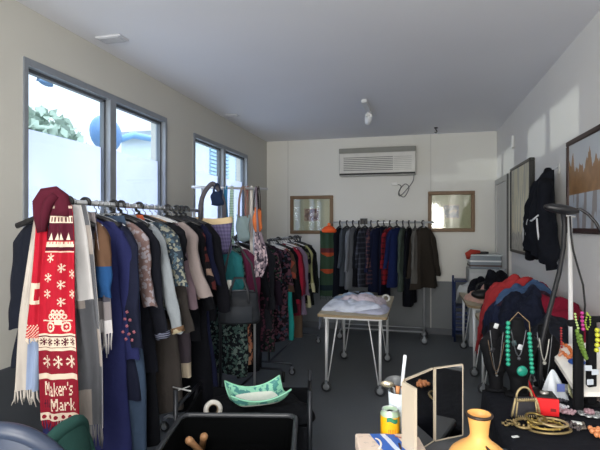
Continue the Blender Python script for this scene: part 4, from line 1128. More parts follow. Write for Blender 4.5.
hw_ = Heap(.46, (-9, 9, -9, 9))
cwx, cwy = wx+ww_*.5, wy+wl_*.5+.03
hw_.patch('blanket', 'black blanket filling the folding wagon', 'blanket', cwx, cwy, ww_*.42, wl_*.38, tang, .05, cloth('#0f1116'), 61, .02)
# green glazed dish with pointed corners
dcen = onZ(257, 404, .54)
dz_ = hw_.h(dcen.x, dcen.y)
dish = thing('square_dish', 'green and white marbled dish with upturned corners', 'dish', (dcen.x, dcen.y, dz_+.04), .55)
t = NT('dish_glaze'); co = t.coord(); sep = t.n('ShaderNodeSeparateXYZ'); t.l(co, sep.inputs[0])
n1 = t.noise(co, 28, 4); gl = t.mix(t.math('GREATER_THAN', n1, .52), rgb('#8fd0b4'), rgb('#4f8f8c'))
t.l(t.mix(t.math('LESS_THAN', sep.outputs[2], .022), gl, t.mix(t.noise(co, 50, 3), rgb('#dbe9dc'), rgb('#f6f8f0'))), t.b.inputs['Base Color']); t.b.inputs['Roughness'].default_value = .25
def dfn(a, b, off=0):
    x, y = (a-.5)*2, (b-.5)*2; k = max(abs(x), abs(y)); c2 = abs(x*y)
    return Vector((x*.165*(1-.06*(1-abs(y))), y*.125*(1-.06*(1-abs(x))), .045*k**3+.05*c2**2-off))
mb = MB().grid(lambda a, b: dfn(a, b), 22, 22); mb.grid(lambda a, b: dfn(a, 1-b, .007), 22, 22); mb.build('bowl', t.m, dish)
mb = MB(); rim = [dfn(k/22, 0) for k in range(22)]+[dfn(1, k/22) for k in range(22)]+[dfn(1-k/22, 1) for k in range(22)]+[dfn(0, 1-k/22) for k in range(22)]
mb.tube(rim, .005, 6, closed=True); mb.build('rim', plain('#8fd0b2', .25), dish)
# roll of white tape
tp = onZ(213, 404, .54); tpz = hw_.h(tp.x, tp.y)
tr_ = thing('tape_roll', 'roll of white tape beside the green dish', 'tape', (tp.x, tp.y, tpz+.05), .3)
Mr = Euler((math.radians(72), 0, .25)).to_matrix().to_4x4()
MB().lathe([(.028, -.022), (.052, -.022), (.052, .022), (.028, .022), (.028, -.022)], 28, Mr).build('tape', plain('#d4d2cc', .5), tr_)
MB().lathe([(.025, -.023), (.029, -.023), (.029, .023), (.025, .023), (.025, -.023)], 24, Mr).build('core', plain('#8a7b66', .7), tr_)
for k in range(3):
    tz_ = onZ(201+k*6, 408+k, .52); mb = MB(); M = Matrix.Translation((tz_.x, tz_.y, hw_.h(tz_.x, tz_.y)+.012)) @ Euler((0, PI/2, k*1.1)).to_matrix().to_4x4()
    mb.lathe([(0, -.025), (.011, -.025), (.012, 0), (.011, .025), (0, .025)], 12, M)
    tag(mb.build('cotton_reel', plain(['#cfccc4', '#b7a98f', '#d9d7d2'][k], .6)), ['white cotton reel left of the tape roll', 'tan cotton reel in front of the tape roll', 'pale cotton reel right of the tape roll'][k], 'cotton reel')
# crossed pale sticks at the wagon's left corner
sa, sb_ = onZ(173, 387, .6), onZ(191, 391, .6)
mb = MB().tube([sa, sb_], .004, 6); mb.tube([onZ(176, 391, .59), onZ(190, 386, .61)], .003, 6); tag(mb.build('plastic_tie', plain('#c9cbcb', .4)), 'thin white plastic tie on the left post of the wagon', 'tie')

# chairs at the lower left
def chair(label, c, rz, m, wb, zt_, legm):
    r = thing('chair', label, 'chair', (c[0], c[1], 0), rz)
    def bf(i, j, side=0):
        x = (i-.5)*2; zz = .5+(zt_-.5)*j
        wid_ = wb*(1-.14*j**4); e = max(0, (abs(x)**3))*.0
        top = -.1*abs(x)**2.6*j
        return Vector((x*wid_, .02*side+.05*(1-x*x)-.04*j + .0, zz+top))
    mb = MB(); mb.grid(lambda i, j: bf(i, j, 1), 24, 14); mb.grid(lambda i, j: bf(1-i, j, -1), 24, 14)
    ed = [bf(0, k/14) for k in range(14)]+[bf(k/24, 1) for k in range(24)]+[bf(1, 1-k/14) for k in range(14)]+[bf(1-k/24, 0) for k in range(24)]
    mb.tube(ed, .026, 10, closed=True); mb.build('backrest', m, r)
    MB().bev((-wb, -.48, .42), (wb, 0, .5), .025).build('seat', m, r)
    for sx in (-1, 1):
        for sy in (-.42, -.02): MB().tube([(sx*(wb-.05), sy, .43), (sx*(wb-.02), sy, 0)], .014, 8).build('leg', legm, r)
        MB().tube([(sx*(wb*.6), .01, .45), (sx*wb*.6, .03, .62)], .014, 8).build('back_support', legm, r)
    return r
cc = atd(2, 419, 1.34)
chair('navy blue padded chair in the bottom left corner', (cc.x-.02, cc.y), TH+PI-.1, plain('#323c50', .38), .20, cc.z-.03, chrome())
cc = atd(76, 419, 1.74)
chair('dark green upholstered chair beside the navy blue one', (cc.x-.03, cc.y), TH+PI+1.25, cloth('#2c4f4a'), .13, cc.z-.02, black_plastic())

# ================================================================ FOREGROUND RIGHT : small table with mirror, can, cup, vase
TZ = .79
x0 = onZ(357, 440, TZ).x; yf = 1.70
ft = thing('side_table', 'small grey table in front carrying the mirror and vase', 'table', (0, 0, 0))
MB().bev((x0, .75, TZ-.03), (.305, yf, TZ), .006).build('tabletop', plain('#4a4d52', .45), ft, smooth=False)
for x in (x0+.05, .26):
    for y in (.8, yf-.05): MB().tube([(x, y, 0), (x, y, TZ-.03)], .015, 10).build('leg', plain('#33363b', .4, .4), ft)
# printed box (newspaper wrapped)
nl = atd(355, 433, 1.575); nb = thing('newspaper', 'thick folded newspaper with blue print at the front', 'newspaper', (nl.x, nl.y, 0), TH); nwid = 62*1.575/F; nz0 = nl.z
nloc = lambda u, v: (Matrix.Rotation(-TH, 3, 'Z') @ (onZ(u, v, nz0+.0015)-Vector((nl.x, nl.y, 0))))
t = NT('newsprint'); co = t.coord(); sep = t.n('ShaderNodeSeparateXYZ'); t.l(co, sep.inputs[0]); X, Y = sep.outputs[0], sep.outputs[1]
n1 = t.noise(co, 14, 3)
sk = t.math('ADD', t.math('ADD', X, t.math('MULTIPLY', Y, .26)), t.math('MULTIPLY', n1, .012))
ccx = nloc(384, 441); cval = .086
blue = t.math('LESS_THAN', t.math('ABSOLUTE', t.math('SUBTRACT', sk, cval+.008)), .042)
wh = t.math('LESS_THAN', t.math('ABSOLUTE', t.math('SUBTRACT', sk, cval+.012)), .009)
sp = t.math('MULTIPLY', t.math('GREATER_THAN', t.noise(co, 60, 2), .58), .3)
base = t.mix(sp, t.mix(t.noise(co, 9, 2), rgb('#cfb9ac'), rgb('#e9dccb')), rgb('#8c8a8c'))
base = t.mix(blue, base, rgb('#2f62b8')); base = t.mix(wh, base, rgb('#c9d6ec'))
t.l(base, t.b.inputs['Base Color']); t.b.inputs['Roughness'].default_value = .7
mb = MB().bev((0, -.3, TZ+.001), (nwid, 0, nz0), .004); mb.build('folded_pages', t.m, nb, smooth=False)
mb = MB(); mb.tube([nloc(374+7*math.cos(a_), 444+6*math.sin(a_)) for a_ in [math.radians(d) for d in range(-80, 60, 13)]], .004, 5, flat=.3)
mb.build('printed_mark', plain('#e8e4dc', .7), nb)
MB().tube([nloc(399, 443), nloc(401, 449)], .004, 5, flat=.3).build('printed_figure', plain('#3a2a2c', .7), nb)
MB().tube([nloc(395, 436), nloc(401, 437.5)], .003, 5, flat=.3).build('headline', plain('#b0685c', .7), nb)
# shallow ladle lying over the cup
ld = thing('ladle', 'wide grey metal ladle resting over the top of the tall cup', 'ladle', atd(395, 384, 1.70))
MB().lathe([(0, -.012), (.02, -.01), (.034, 0), (.04, .012), (.038, .012), (.032, .003), (0, -.008)], 24, Euler((.25, -.1, 0)).to_matrix().to_4x4()).build('bowl', plain('#7d8082', .3, .6), ld)
MB().tube([(.03, 0, .006), (.012, .0, -.03), (.004, -.01, -.10)], .003, 6).build('handle', plain('#7d8082', .3, .6), ld)
# can
cn = atd(390, 415, 1.60); can = thing('drink_can', 'yellow drink can with green and silver top', 'can', (cn.x, cn.y, TZ+.001))
R = .033; hC = atd(390, 409, 1.6).z-TZ
MB().lathe([(0, .002), (.024, 0), (R, .012), (R, hC-.014)], 32).build('body', plain('#e5a914', .3, .1, k=1.15), can)
MB().lathe([(R*1.003, hC-.020), (R*1.003, hC-.014), (.027, hC-.003), (.027, hC), (.025, hC), (.024, hC-.006), (0, hC-.006)], 32).build('shoulder', plain('#b5cfb4', .35, .3), can)
MB().tube([(.027*math.cos(a), .027*math.sin(a), hC) for a in [2*PI*k/24 for k in range(24)]], .0018, 6, closed=True).build('rim', chrome(), can)
mb = MB()
def oncan(a, z): return Vector((R*1.01*math.sin(a+TH), -R*1.01*math.cos(a+TH), z))
mb.grid(lambda i, j: oncan(-.55+1.2*i, hC-.036+.015*j+.004*math.sin(i*6)), 14, 2); mb.build('green_label', plain('#2f7d5c', .4), can)
mb = MB()
for k in range(5): mb.grid(lambda i, j: oncan(-.35+.17*k+.07*i, hC-.058-.03*j), 2, 2)
mb.build('red_lettering', plain('#d1641c', .4), can)
MB().sphere((.0, -.008, hC-.003), .009, 10, 6, (1.2, 1, .15)).build('opening', plain('#1a1a1a', .5), can)
# cup with utensils
cu = atd(399, 412, 1.66); cup = thing('tall_cup', 'tall white plastic cup holding sticks and spoons', 'cup', (cu.x, cu.y, TZ+.001))
hc2 = atd(398, 391, 1.66).z-TZ
MB().lathe([(0, 0), (.03, 0), (.039, hc2), (.037, hc2), (.029, .006), (0, .006)], 28).build('cup_body', plain('#d5e2ea', .35), cup)
def stick(name, label, cat, pts, rad, m, flat=1): 
    mb = MB().tube(pts, rad, 8, flat=flat); return tag(mb.build(name, m), label, cat)
cb_ = Vector((cu.x, cu.y, TZ))
stick('straw', 'white upright straw standing in the tall cup', 'straw', [cb_+Vector((.01, .005, .02)), atd(402, 385, 1.67), atd(405, 355, 1.67)], [.006, .006, .006], plain('#dfe6ee', .4))
e1 = atd(383, 378, 1.65)
sp_ = thing('spoon', 'metal spoon leaning left out of the tall cup', 'spoon', cb_)
MB().tube([Vector((.0, 0, .03)), atd(394, 388, 1.65)-cb_, atd(386, 381, 1.65)-cb_], .003, 6).build('handle', chrome(), sp_)
MB().sphere(atd(387, 384, 1.65)-cb_, .016, 14, 8, (1.6, .5, .8)).build('bowl', plain('#a7a08c', .25, .8), sp_)
for k, (u, v, col, lb) in enumerate(((397, 386, '#c98a5a', 'orange brown wooden spatula in the tall cup'), (404, 387, '#b76e3e', 'rust coloured brush in the tall cup'), (393, 386, '#26201c', 'dark brown comb in the tall cup'))):
    stick(['spatula', 'brush', 'comb'][k], lb, ['spatula', 'brush', 'comb'][k], [cb_+Vector((-.01+.01*k, .008, .02)), atd(u, v+8, 1.66), atd(u, v, 1.66)], [.004, .007, .011], plain(col, .6), .5)
# triple mirror
mr = thing('folding_mirror', 'three panel tabletop mirror with cream wooden frame', 'mirror')
t = NT('mirror_glass'); t.b.inputs['Metallic'].default_value = 1; t.b.inputs['Roughness'].default_value = .03
t.l(t.mix(t.noise(t.coord(), 3, 2), rgb('#a7a9ab'), rgb('#c0c2c4')), t.b.inputs['Base Color']); MIR = t.m
cream = plain('#bfb3a0', .6)
zt1 = atd(450, 368, 1.62).z
def panel(a, b, zt_a, zt_b, flip=False):
    a, b = Vector(a), Vector(b); d = (b-a); L_ = d.length; ux = d.normalized(); nn = Vector((ux.y, -ux.x, 0))
    if flip: nn = -nn
    def pt(s, z, o): return a+ux*s+nn*o+Vector((0, 0, z-a.z))
    def slab(mb, s0, s1, z0, z1a, z1b, o0, o1):
        vs = [pt(s0, z0, o0), pt(s1, z0, o0), pt(s1, z1b, o0), pt(s0, z1a, o0), pt(s0, z0, o1), pt(s1, z0, o1), pt(s1, z1b, o1), pt(s0, z1a, o1)]
        mb.add(vs, [(0, 1, 2, 3), (7, 6, 5, 4), (0, 4, 5, 1), (1, 5, 6, 2), (2, 6, 7, 3), (3, 7, 4, 0)])
    f = .0035
    mb = MB(); slab(mb, 0, L_, TZ+.002, zt_a, zt_b, -.004, -.009)
    slab(mb, 0, f, TZ+.002, zt_a, zt_a, -.004, .001); slab(mb, L_-f, L_, TZ+.002, zt_b, zt_b, -.004, .001)
    slab(mb, f, L_-f, zt_a-f, zt_a, zt_b, -.004, .004) if False else None
    slab(mb, 0, L_, TZ+.002, TZ+.006, TZ+.006, -.004, .001)
    # top bar
    vs = [pt(0, zt_a-f, -.004), pt(L_, zt_b-f, -.004), pt(L_, zt_b, -.004), pt(0, zt_a, -.004), pt(0, zt_a-f, .001), pt(L_, zt_b-f, .001), pt(L_, zt_b, .001), pt(0, zt_a, .001)]
    mb.add(vs, [(0, 1, 2, 3), (7, 6, 5, 4), (0, 4, 5, 1), (1, 5, 6, 2), (2, 6, 7, 3), (3, 7, 4, 0)])
    fo = mb.build('panel_frame', cream, mr, smooth=False)
    mb = MB(); slab(mb, f, L_-f, TZ+.006, zt_a-f, zt_b-f, .0, -.003); mb.build('mirror_glass', MIR, fo, smooth=False)
pB0, pB1 = atd(435, 300, 1.62), atd(463, 300, 1.665); pB0.z = pB1.z = TZ      # centre-right panel
pA = atd(418, 300, 1.42); pA.z = TZ; pL = atd(405, 300, 1.494); pL.z = TZ
panel(pB0, pB1, zt1, zt1)
panel(pL, pB0+Vector((-.004, 0, 0)), zt1, zt1)
panel(pL+Vector((-.003, -.012, 0)), pA+Vector((-.004, -.002, 0)), zt1, zt1, flip=True)
# vase
vc = atd(479, 440, 1.40); vz = TZ+.001
vase = thing('vase', 'tall pale orange ceramic vase with dark rim and wavy stroke', 'vase', (vc.x, vc.y, vz))
zt2 = atd(479, 413, 1.40).z-vz
cer = plain('#e0a85e', .45, k=1.1)
s_ = 1.40/F
MB().lathe([(max(0, r_*s_), max(0, zt2-p_*s_)) for r_, p_ in ((0, 62), (17, 62), (21, 60), (28, 55), (31, 49), (30.5, 45), (27, 39), (20, 33), (13, 28), (9.5, 24), (8.7, 21), (9.4, 14), (10.7, 6), (12, 0), (10.5, 0), (9, 8), (7.5, 21))], 40).build('body', cer, vase)
MB().tube([(12*s_*math.cos(2*PI*k/28), 12*s_*math.sin(2*PI*k/28), zt2-.004) for k in range(28)], .005, 8, closed=True).build('dark_rim', plain('#2a1d17', .4), vase)
def onvase(a, f, rr): return Vector((rr*math.sin(a+TH), -rr*math.cos(a+TH), f*zt2))
MB().tube([onvase(a_, 1-p_/62, r_*s_) for a_, p_, r_ in ((.12, 27, 12.5), (.22, 30, 16.5), (.2, 34, 22), (.3, 38, 27), (.28, 44, 30.8))], [.002, .006, .005, .006, .005], 6).build('painted_stroke', plain('#2a1d17', .4), vase)

# ================================================================ BLACK CLOTH TABLE WITH JEWELLERY
BZ = .75; bx0, bx1, by0, by1 = .33, RX-.03, .8, 2.42
jt = thing('trestle_table', 'jewellery table along the right wall under a black cloth', 'table')
MB().bev((bx0+.01, by0, BZ-.03), (bx1, by1-.01, BZ-.006), .004).build('tabletop', plain('#6a5a48', .6), jt, smooth=False)
for x in (bx0+.06, bx1-.06):
    for y in (by0+.06, by1-.07): MB().tube([(x, y, 0), (x, y, BZ-.03)], .015, 8).build('leg', plain('#6a6d72', .4, .5), jt)
def clothfn(a, b):
    # unrolled: a across (left drop, top), b along (near..far, far drop)
    s = a*(.62+bx1-bx0); t_ = b*(by1-by0+.62)
    x = bx1 - (s if s < bx1-bx0 else bx1-bx0); dx = max(0, s-(bx1-bx0))
    y = by0 + min(t_, by1-by0); dy = max(0, t_-(by1-by0))
    dr = max(dx, dy); z = BZ - dr
    w = .018*math.sin((x+y)*24)*min(1, dr*3)
    x2, y2 = x, y
    if dx > 0: x2 = x - .012 - dx*.06 - w
    if dy > 0: y2 = y + .012 + dy*.06 + w
    return Vector((x2, y2, z + (.0015*nz(x*9, y*9) if dr == 0 else 0)))
cl = MB().grid(clothfn, 60, 80).build('tablecloth', cloth('#14161d', k=1.1)); tag(cl, 'black cloth draped over the jewellery table', 'tablecloth')
def bt2(u, v, dz=0): q = onZ(u, v, BZ+.003); return Vector((q.x, q.y, BZ+.003+dz))
# gold framed evening bag
hb2 = bt2(524, 416); hbag = thing('evening_bag', 'small gold and black beaded evening bag with handle', 'bag', hb2, TH+.05)
dE = (hb2-CAM).dot(Vector((-sT, cT, 0))); k_ = dE/F
def ef(i, j):
    a = 2*PI*i; t_ = j; w_ = (14-3.5*t_)*k_; d_ = .022*(1-.5*t_)
    cx, sx = math.cos(a), math.sin(a)
    return Vector((w_*math.copysign(abs(cx)**.6, cx), d_*math.copysign(abs(sx)**.7, sx), t_*19*k_))
mb = MB().grid(ef, 36, 10, closed=True); mb.f.append(tuple(range(35, -1, -1))); mb.mi.append(0); mb.f.append(tuple(range(360, 396))); mb.mi.append(0)
mb.build('body', plain('#2b2a31', .5), hbag)
gold = plain('#94825a', .4, .5); gold2 = plain('#b3a178', .45, .4)
mb = MB()
for s in (-1, 1):
    mb.tube([(s*14*k_, -.012, .003), (s*13.5*k_, -.014, 6*k_), (s*12*k_, -.014, 13*k_), (s*10*k_, -.01, 19*k_)], .005, 6)
    mb.tube([(s*11*k_, -.02, .003), (s*9*k_, -.018, 16*k_)], .0035, 6)
mb.tube([(-9*k_, -.012, 17*k_), (9*k_, -.012, 17*k_)], .004, 6)
for q in range(9): mb.tube([((-9+q*2.25)*k_, -.018, 16*k_), ((-9+q*2.25)*k_, -.018, 19.5*k_)], .0022, 5); mb.tube([((-9+q*2.25)*k_, -.024, -.0+.001), ((-9+q*2.25)*k_, -.022, 3*k_)], .0022, 5)
mb.build('gold_frame', gold2, hbag)
MB().tube([(8*k_*math.cos(a), 0, 19*k_+10*k_*math.sin(a)) for a in [PI*q/14 for q in range(15)]], .0045, 8).build('handle', gold2, hbag)
# red box with black lid
rb0 = bt2(547, 416); rbx = thing('gift_box', 'bright red card box with black lid tray', 'box', rb0, TH-.25)
k2 = (rb0-CAM).dot(Vector((-sT, cT, 0)))/F
MB().bev((-11*k2, 0, 0), (11*k2, .10, 17*k2), .002).build('box_body', plain('#cf1a20', .45, k=1.25), rbx, smooth=False)
MB().add([(-11*k2, 0, 17*k2), (-11*k2, .1, 17*k2), (-12*k2, .1, 27*k2), (-12*k2, .02, 22*k2), (-10.5*k2, 0, 17*k2), (-10.5*k2, .1, 17*k2), (-11.5*k2, .1, 27*k2), (-11.5*k2, .02, 22*k2)], [(0, 1, 2, 3), (7, 6, 5, 4), (0, 3, 7, 4), (3, 2, 6, 7), (2, 1, 5, 6)]).build('flap', plain('#d3161d', .45, k=1.25), rbx, smooth=False)
MB().bev((-9*k2, .01, 17*k2), (10*k2, .09, 18.5*k2), .001).build('insert', plain('#191a1d', .5), rbx, smooth=False)
MB().lathe([(0, 0), (4*k2, 0), (4*k2, .008), (0, .01)], 18, Matrix.Translation((0, .05, 18.5*k2))).build('medallion', plain('#b9b6b0', .3, .6), rbx)
mb = MB(); mb.bev((3*k2, -.002, 5*k2), (8*k2, -.0005, 8*k2), .0003); mb.build('printed_mark', plain('#7a1014', .5), rbx, smooth=False)
# white plastic bag cone
wb0 = bt2(553, 404); wbg = thing('plastic_bag', 'white plastic bag standing in a point behind the red box', 'bag', wb0+Vector((.03, .09, 0)), TH)
k3 = (wb0-CAM).dot(Vector((-sT, cT, 0)))/F
MB().grid(lambda i, j: Vector(((13*(1-j)**.8+1)*k3*math.cos(2*PI*i)*(1+.12*math.sin(10*PI*i)), .04*(1-j)*math.sin(2*PI*i)*(1+.2*math.sin(12*PI*i)), j*29*k3))+Vector((-.01*j, 0, 0)), 30, 10, closed=True).build('bag_body', plain('#ced6de', .35), wbg)
MB().bev((-4*k3, -.052, 10*k3), (4*k3, -.05, 18*k3), .0005).build('printed_mark', plain('#5f6fae', .5), wbg, smooth=False)
# white bowl
q = bt2(566, 397); bw = MB().lathe([(0, 0), (.02, 0), (.034, .022), (.04, .035), (.037, .035), (.03, .018), (0, .008)], 24); o = bw.build('small_bowl', plain('#b8bbbd', .4)); o.location = q+Vector((0, .05, 0)); tag(o, 'small white bowl right of the plastic bag', 'bowl')
# stand-up bangle
q = bt2(576, 400); mb = MB()
Mb = Euler((math.radians(66), .2, .5)).to_matrix().to_4x4(); mb.torus((0, 0, 0), .042, .005, 28, Mb); mb.torus((.006, .01, .0), .04, .003, 28, Mb)
o = mb.build('bangle', plain('#a9aa86', .3, .5)); o.location = q+Vector((0, 0, .044)); tag(o, 'grey gold bangle standing upright by the white bowl', 'bangle')
# lying bangles, stacked flat
bc = [(528, 432, 0, 60/2, 'lowest'), (541, 427, .012, 34/1.5, ''), (550, 424, .02, 26, ''), (524, 425, .012, 18, ''), (538, 421, .03, 20, '')]
lbs = ['wide flat gold bangle lowest in the heap', 'yellow gold bangle second from the bottom of the heap', 'pale gold bangle on the right of the heap', 'small twisted gold bangle on the left of the heap', 'thin gold bangle on top of the heap']
Rb = [.075, .062, .055, .04, .045]
cb0 = bt2(546, 430)
offs = [(.01, 0, .006), (.0, .012, .016), (.03, .018, .026), (-.075, .018, .012), (-.03, .026, .034)]
for k in range(5):
    mb = MB(); M = Euler((.06*(k-2), .09*((k*7) % 3-1), .3*k)).to_matrix().to_4x4()
    mb.torus((0, 0, 0), Rb[k], .0055 if k != 3 else .007, 40, M, .8, .8)
    if k in (1, 3): 
        for q_ in range(14): mb.sphere((Rb[k]*math.cos(q_*.45), Rb[k]*.8*math.sin(q_*.45), .003), .006, 6, 4)
    o = mb.build('bangle', [gold, plain('#a8904f', .4, .5), gold2, gold, plain('#8f7c48', .35, .6)][k]); o.location = cb0+Vector(offs[k]); tag(o, lbs[k], 'bangle')
# loose chain pieces
rn = random.Random(5)
def chainpile(u, v, n, rad, m, name, label, cat, br=.004, spread=.03):
    c = bt2(u, v); mb = MB(); a = 0; r_ = rad; x = y = 0; th_ = rn.uniform(0, 6)
    for k in range(n):
        th_ += rn.uniform(-.7, .9); x += math.cos(th_)*br*1.8; y += math.sin(th_)*br*1.8
        if math.hypot(x, y) > spread: th_ += 2.2; x *= .9; y *= .9
        mb.sphere((x, y, br+rn.uniform(0, br*1.5)), br, 7, 5)
    o = mb.build(name, m); o.location = c; return tag(o, label, cat)
chainpile(510, 424, 60, .03, gold, 'chain_necklace', 'gold chain necklace coiled left of the bangles', 'necklace', .0035, .035)
chainpile(566, 414, 34, .03, plain('#a58790', .3), 'bead_bracelet', 'pink glass bead bracelet in front of the red box', 'bracelet', .007, .028)
chainpile(562, 409, 36, .03, plain('#cfcfd6', .25), 'bead_bracelet', 'clear crystal bead bracelet behind the pink one', 'bracelet', .006, .022)
chainpile(586, 428, 60, .03, plain('#7d756c', .3, .6), 'chain_necklace', 'tangled dark silver chain near the right edge', 'necklace', .0035, .04)
chainpile(572, 428, 30, .03, plain('#514a4c', .4), 'bead_necklace', 'dark grey bead necklace below the silver brooch', 'necklace', .005, .03)
chainpile(598, 436, 18, .02, plain('#d28a5a', .35), 'bead_bracelet', 'orange stone bracelet at the bottom right corner', 'bracelet', .010, .02)
chainpile(560, 400, 30, .02, plain('#3b3a44', .4), 'bead_bracelet', 'dark bead bracelet behind the red box', 'bracelet', .005, .03)
chainpile(594, 400, 30, .02, plain('#5f5550', .4), 'bead_bracelet', 'brown bead bracelet behind the silver brooch', 'bracelet', .005, .03)
# silver flower brooch
q = bt2(589, 415); fl = thing('brooch', 'large silver and pink flower brooch on the black cloth', 'brooch', q, .4)
mb = MB()
for k in range(8):
    a = k*PI/4; mb.sphere((.034*math.cos(a), .034*math.sin(a), .008), .017, 10, 6, (1, 1, .4))
mb.build('petals', plain('#b5babd', .25, .7), fl)
mb = MB()
for k in range(6): a = k*PI/3; mb.sphere((.013*math.cos(a), .013*math.sin(a), .016), .009, 8, 5)
mb.sphere((0, 0, .02), .009, 8, 5); mb.build('centre', plain('#9d7d86', .35), fl)
q = bt2(576, 425); o = MB().bev((-.02, -.012, 0), (.02, .012, .014), .004).build('earring_box', plain('#dfe2df', .4)); o.location = q; o.rotation_euler = (0, 0, -.3); tag(o, 'tiny white earring box right of the gold bangles', 'box')
q = bt2(515, 437); o = MB().bev((-.014, -.006, 0), (.014, .006, .004), .001).build('price_label', plain('#d8dcdc', .5), smooth=False); o.location = q; o.rotation_euler = (0, 0, .5); tag(o, 'small white price label at the left edge of the black cloth', 'label')

# ---- necklace busts
velvet = plain('#0d0e12', .8, spec=.2)
def bust(label, u, vb, d, h, w):
    c = atd(u, vb, d); r = thing('necklace_bust', label, 'display bust', (c.x, c.y, BZ+.002), TH)
    def f(i, j):
        a = 2*PI*i; t_ = j
        pw = [(0, .4), (.15, .42), (.45, .75), (.70, 1.0), (.8, .75), (.87, .34), (1, .30)]
        for q in range(len(pw)-1):
            if pw[q][0] <= t_ <= pw[q+1][0]:
                s2 = (t_-pw[q][0])/(pw[q+1][0]-pw[q][0]); s2 = s2*s2*(3-2*s2); W = pw[q][1]*(1-s2)+pw[q+1][1]*s2; break
        D = .035*(1-.3*t_)+(.02 if .3 < t_ < .75 else 0)
        return Vector((W*w*math.cos(a), D*math.sin(a)+.02*t_, t_*h))
    mb = MB().grid(f, 28, 26, closed=True); mb.f.append(tuple(range(27, -1, -1))); mb.mi.append(0); mb.f.append(tuple(26*28+k for k in range(28))); mb.mi.append(0)
    mb.build('torso', velvet, r); MB().lathe([(0, 0), (w*.7, 0), (w*.7, .01), (w*.5, .016), (0, .016)], 24, None, (1, .75)).build('base', velvet, r)
    return r, c
dB = 2.1
bust('black velvet bust wearing the turquoise bead necklace', 519, 392, 2.17, .36, .095)
bust('black velvet bust left of the turquoise necklace', 496, 394, 2.24, .32, .075)
bust('black velvet bust right of the turquoise necklace', 545, 388, 2.3, .30, .08)
def strand(name, label, pts, br, m, sp=1.0, cord=None, cat='necklace', pend=None):
    br *= .85; r = thing(name, label, cat, pts[0]); mb = MB(); P0 = Vector(pts[0])
    pts = [Vector(p)-P0 for p in pts]; acc = 0; L_ = [0]
    for i in range(len(pts)-1): L_.append(L_[-1]+(pts[i+1]-pts[i]).length)
    n_ = max(2, int(L_[-1]/(br*2*sp)))
    for k in range(n_+1):
        s2 = L_[-1]*k/n_; i = 0
        while i < len(L_)-2 and L_[i+1] < s2: i += 1
        q = (s2-L_[i])/max(1e-6, L_[i+1]-L_[i]); p = pts[i].lerp(pts[i+1], q); mb.sphere(p, br, 10, 7)
    mb.build('beads', m, r)
    if cord: MB().tube([Vector(p)-P0 for p in cord], .002, 5).build('cord', plain('#8a7455', .5), r)
    if pend: pend(r, P0)
    return r
turq = plain('#1f9277', .35)
def pen(r, P0):
    c = atd(522, 371, 2.03)-P0; M = Matrix.Translation(c) @ Matrix.Rotation(TH, 4, 'Z') @ Matrix.Rotation(PI/2, 4, 'X')
    MB().lathe([(0, -.006), (.02, -.006), (.024, 0), (.02, .006), (0, .008)], 24, M).build('pendant', plain('#1d8a76', .35), r)
nk = strand('bead_necklace', 'turquoise green bead necklace with round pendant on the black bust', [atd(508, 323, 2.03), atd(507.5, 345, 2.02), atd(508, 364, 2.02)], .0115, turq, .95,
       [atd(508, 323, 2.03), atd(518, 312, 2.08), atd(529, 322, 2.04), atd(530, 333, 2.03)], 'necklace', pen)
mb = MB()
for k in range(10): mb.sphere(atd(529.3+k*.3, 334+k*4.2, 2.03)-nk.location, .0098, 10, 7)
mb.build('beads', turq, nk)
rn = random.Random(12)
# other necklaces draped on the busts: thin metal curves with small stones
def drape(label, u0, v0, u1, v1, sag, d, m, br=.0018, name='chain_necklace', cat='necklace'):
    pts = []
    for k in range(19):
        q = k/18; uu = u0+(u1-u0)*q; vv = v0+(v1-v0)*q+sag*math.sin(PI*q)
        pts.append(atd(uu, vv, d))
    r = thing(name, label, cat, pts[0]); MB().tube([p-pts[0] for p in pts], br, 6).build('chain', m, r)
    mb = MB(); mb.sphere(pts[9]-pts[0]+Vector((0, -.004, -.01)), br*3, 8, 6); mb.build('pendant', m, r)
    return r
silver = plain('#7d8186', .35, .7)
drape('silver chain looped over the left black bust', 490, 330, 503, 332, 42, 2.14, silver)
drape('dark bronze chain looped over the left black bust', 488, 340, 504, 342, 30, 2.13, plain('#6b5a48', .35, .6))
drape('long silver chain crossing the right black bust', 537, 332, 552, 335, 48, 2.2, silver)
drape('white pearl necklace on the right black bust', 539, 338, 549, 339, 22, 2.19, plain('#a9a8a2', .3), .003)
drape('dark grey chain on the middle black bust', 511, 330, 526, 330, 26, 2.05, plain('#5c6066', .3, .6), .0025)
for k, (u, v, col, lb, d) in enumerate(((496, 326, '#c6cacc', 'white flower earring card clipped high on the left bust', 2.15), (514, 343, '#3f5458', 'dark teal earring card on the middle bust', 2.06), (520, 347, '#b7bcc2', 'silver earring card on the middle bust', 2.05), (536, 345, '#d5d2c4', 'cream earring card on the right bust', 2.19), (492, 350, '#23262c', 'black rosette brooch at the left bust edge', 2.13))):
    o = MB().bev((-.010, -.003, -.012), (.010, .003, .012), .002).build('earring_card' if k < 4 else 'rosette', plain(col, .5)); o.location = atd(u, v, d); o.rotation_euler = (.1, .3*(-1)**k, TH); tag(o, lb, 'earring card' if k < 4 else 'brooch')

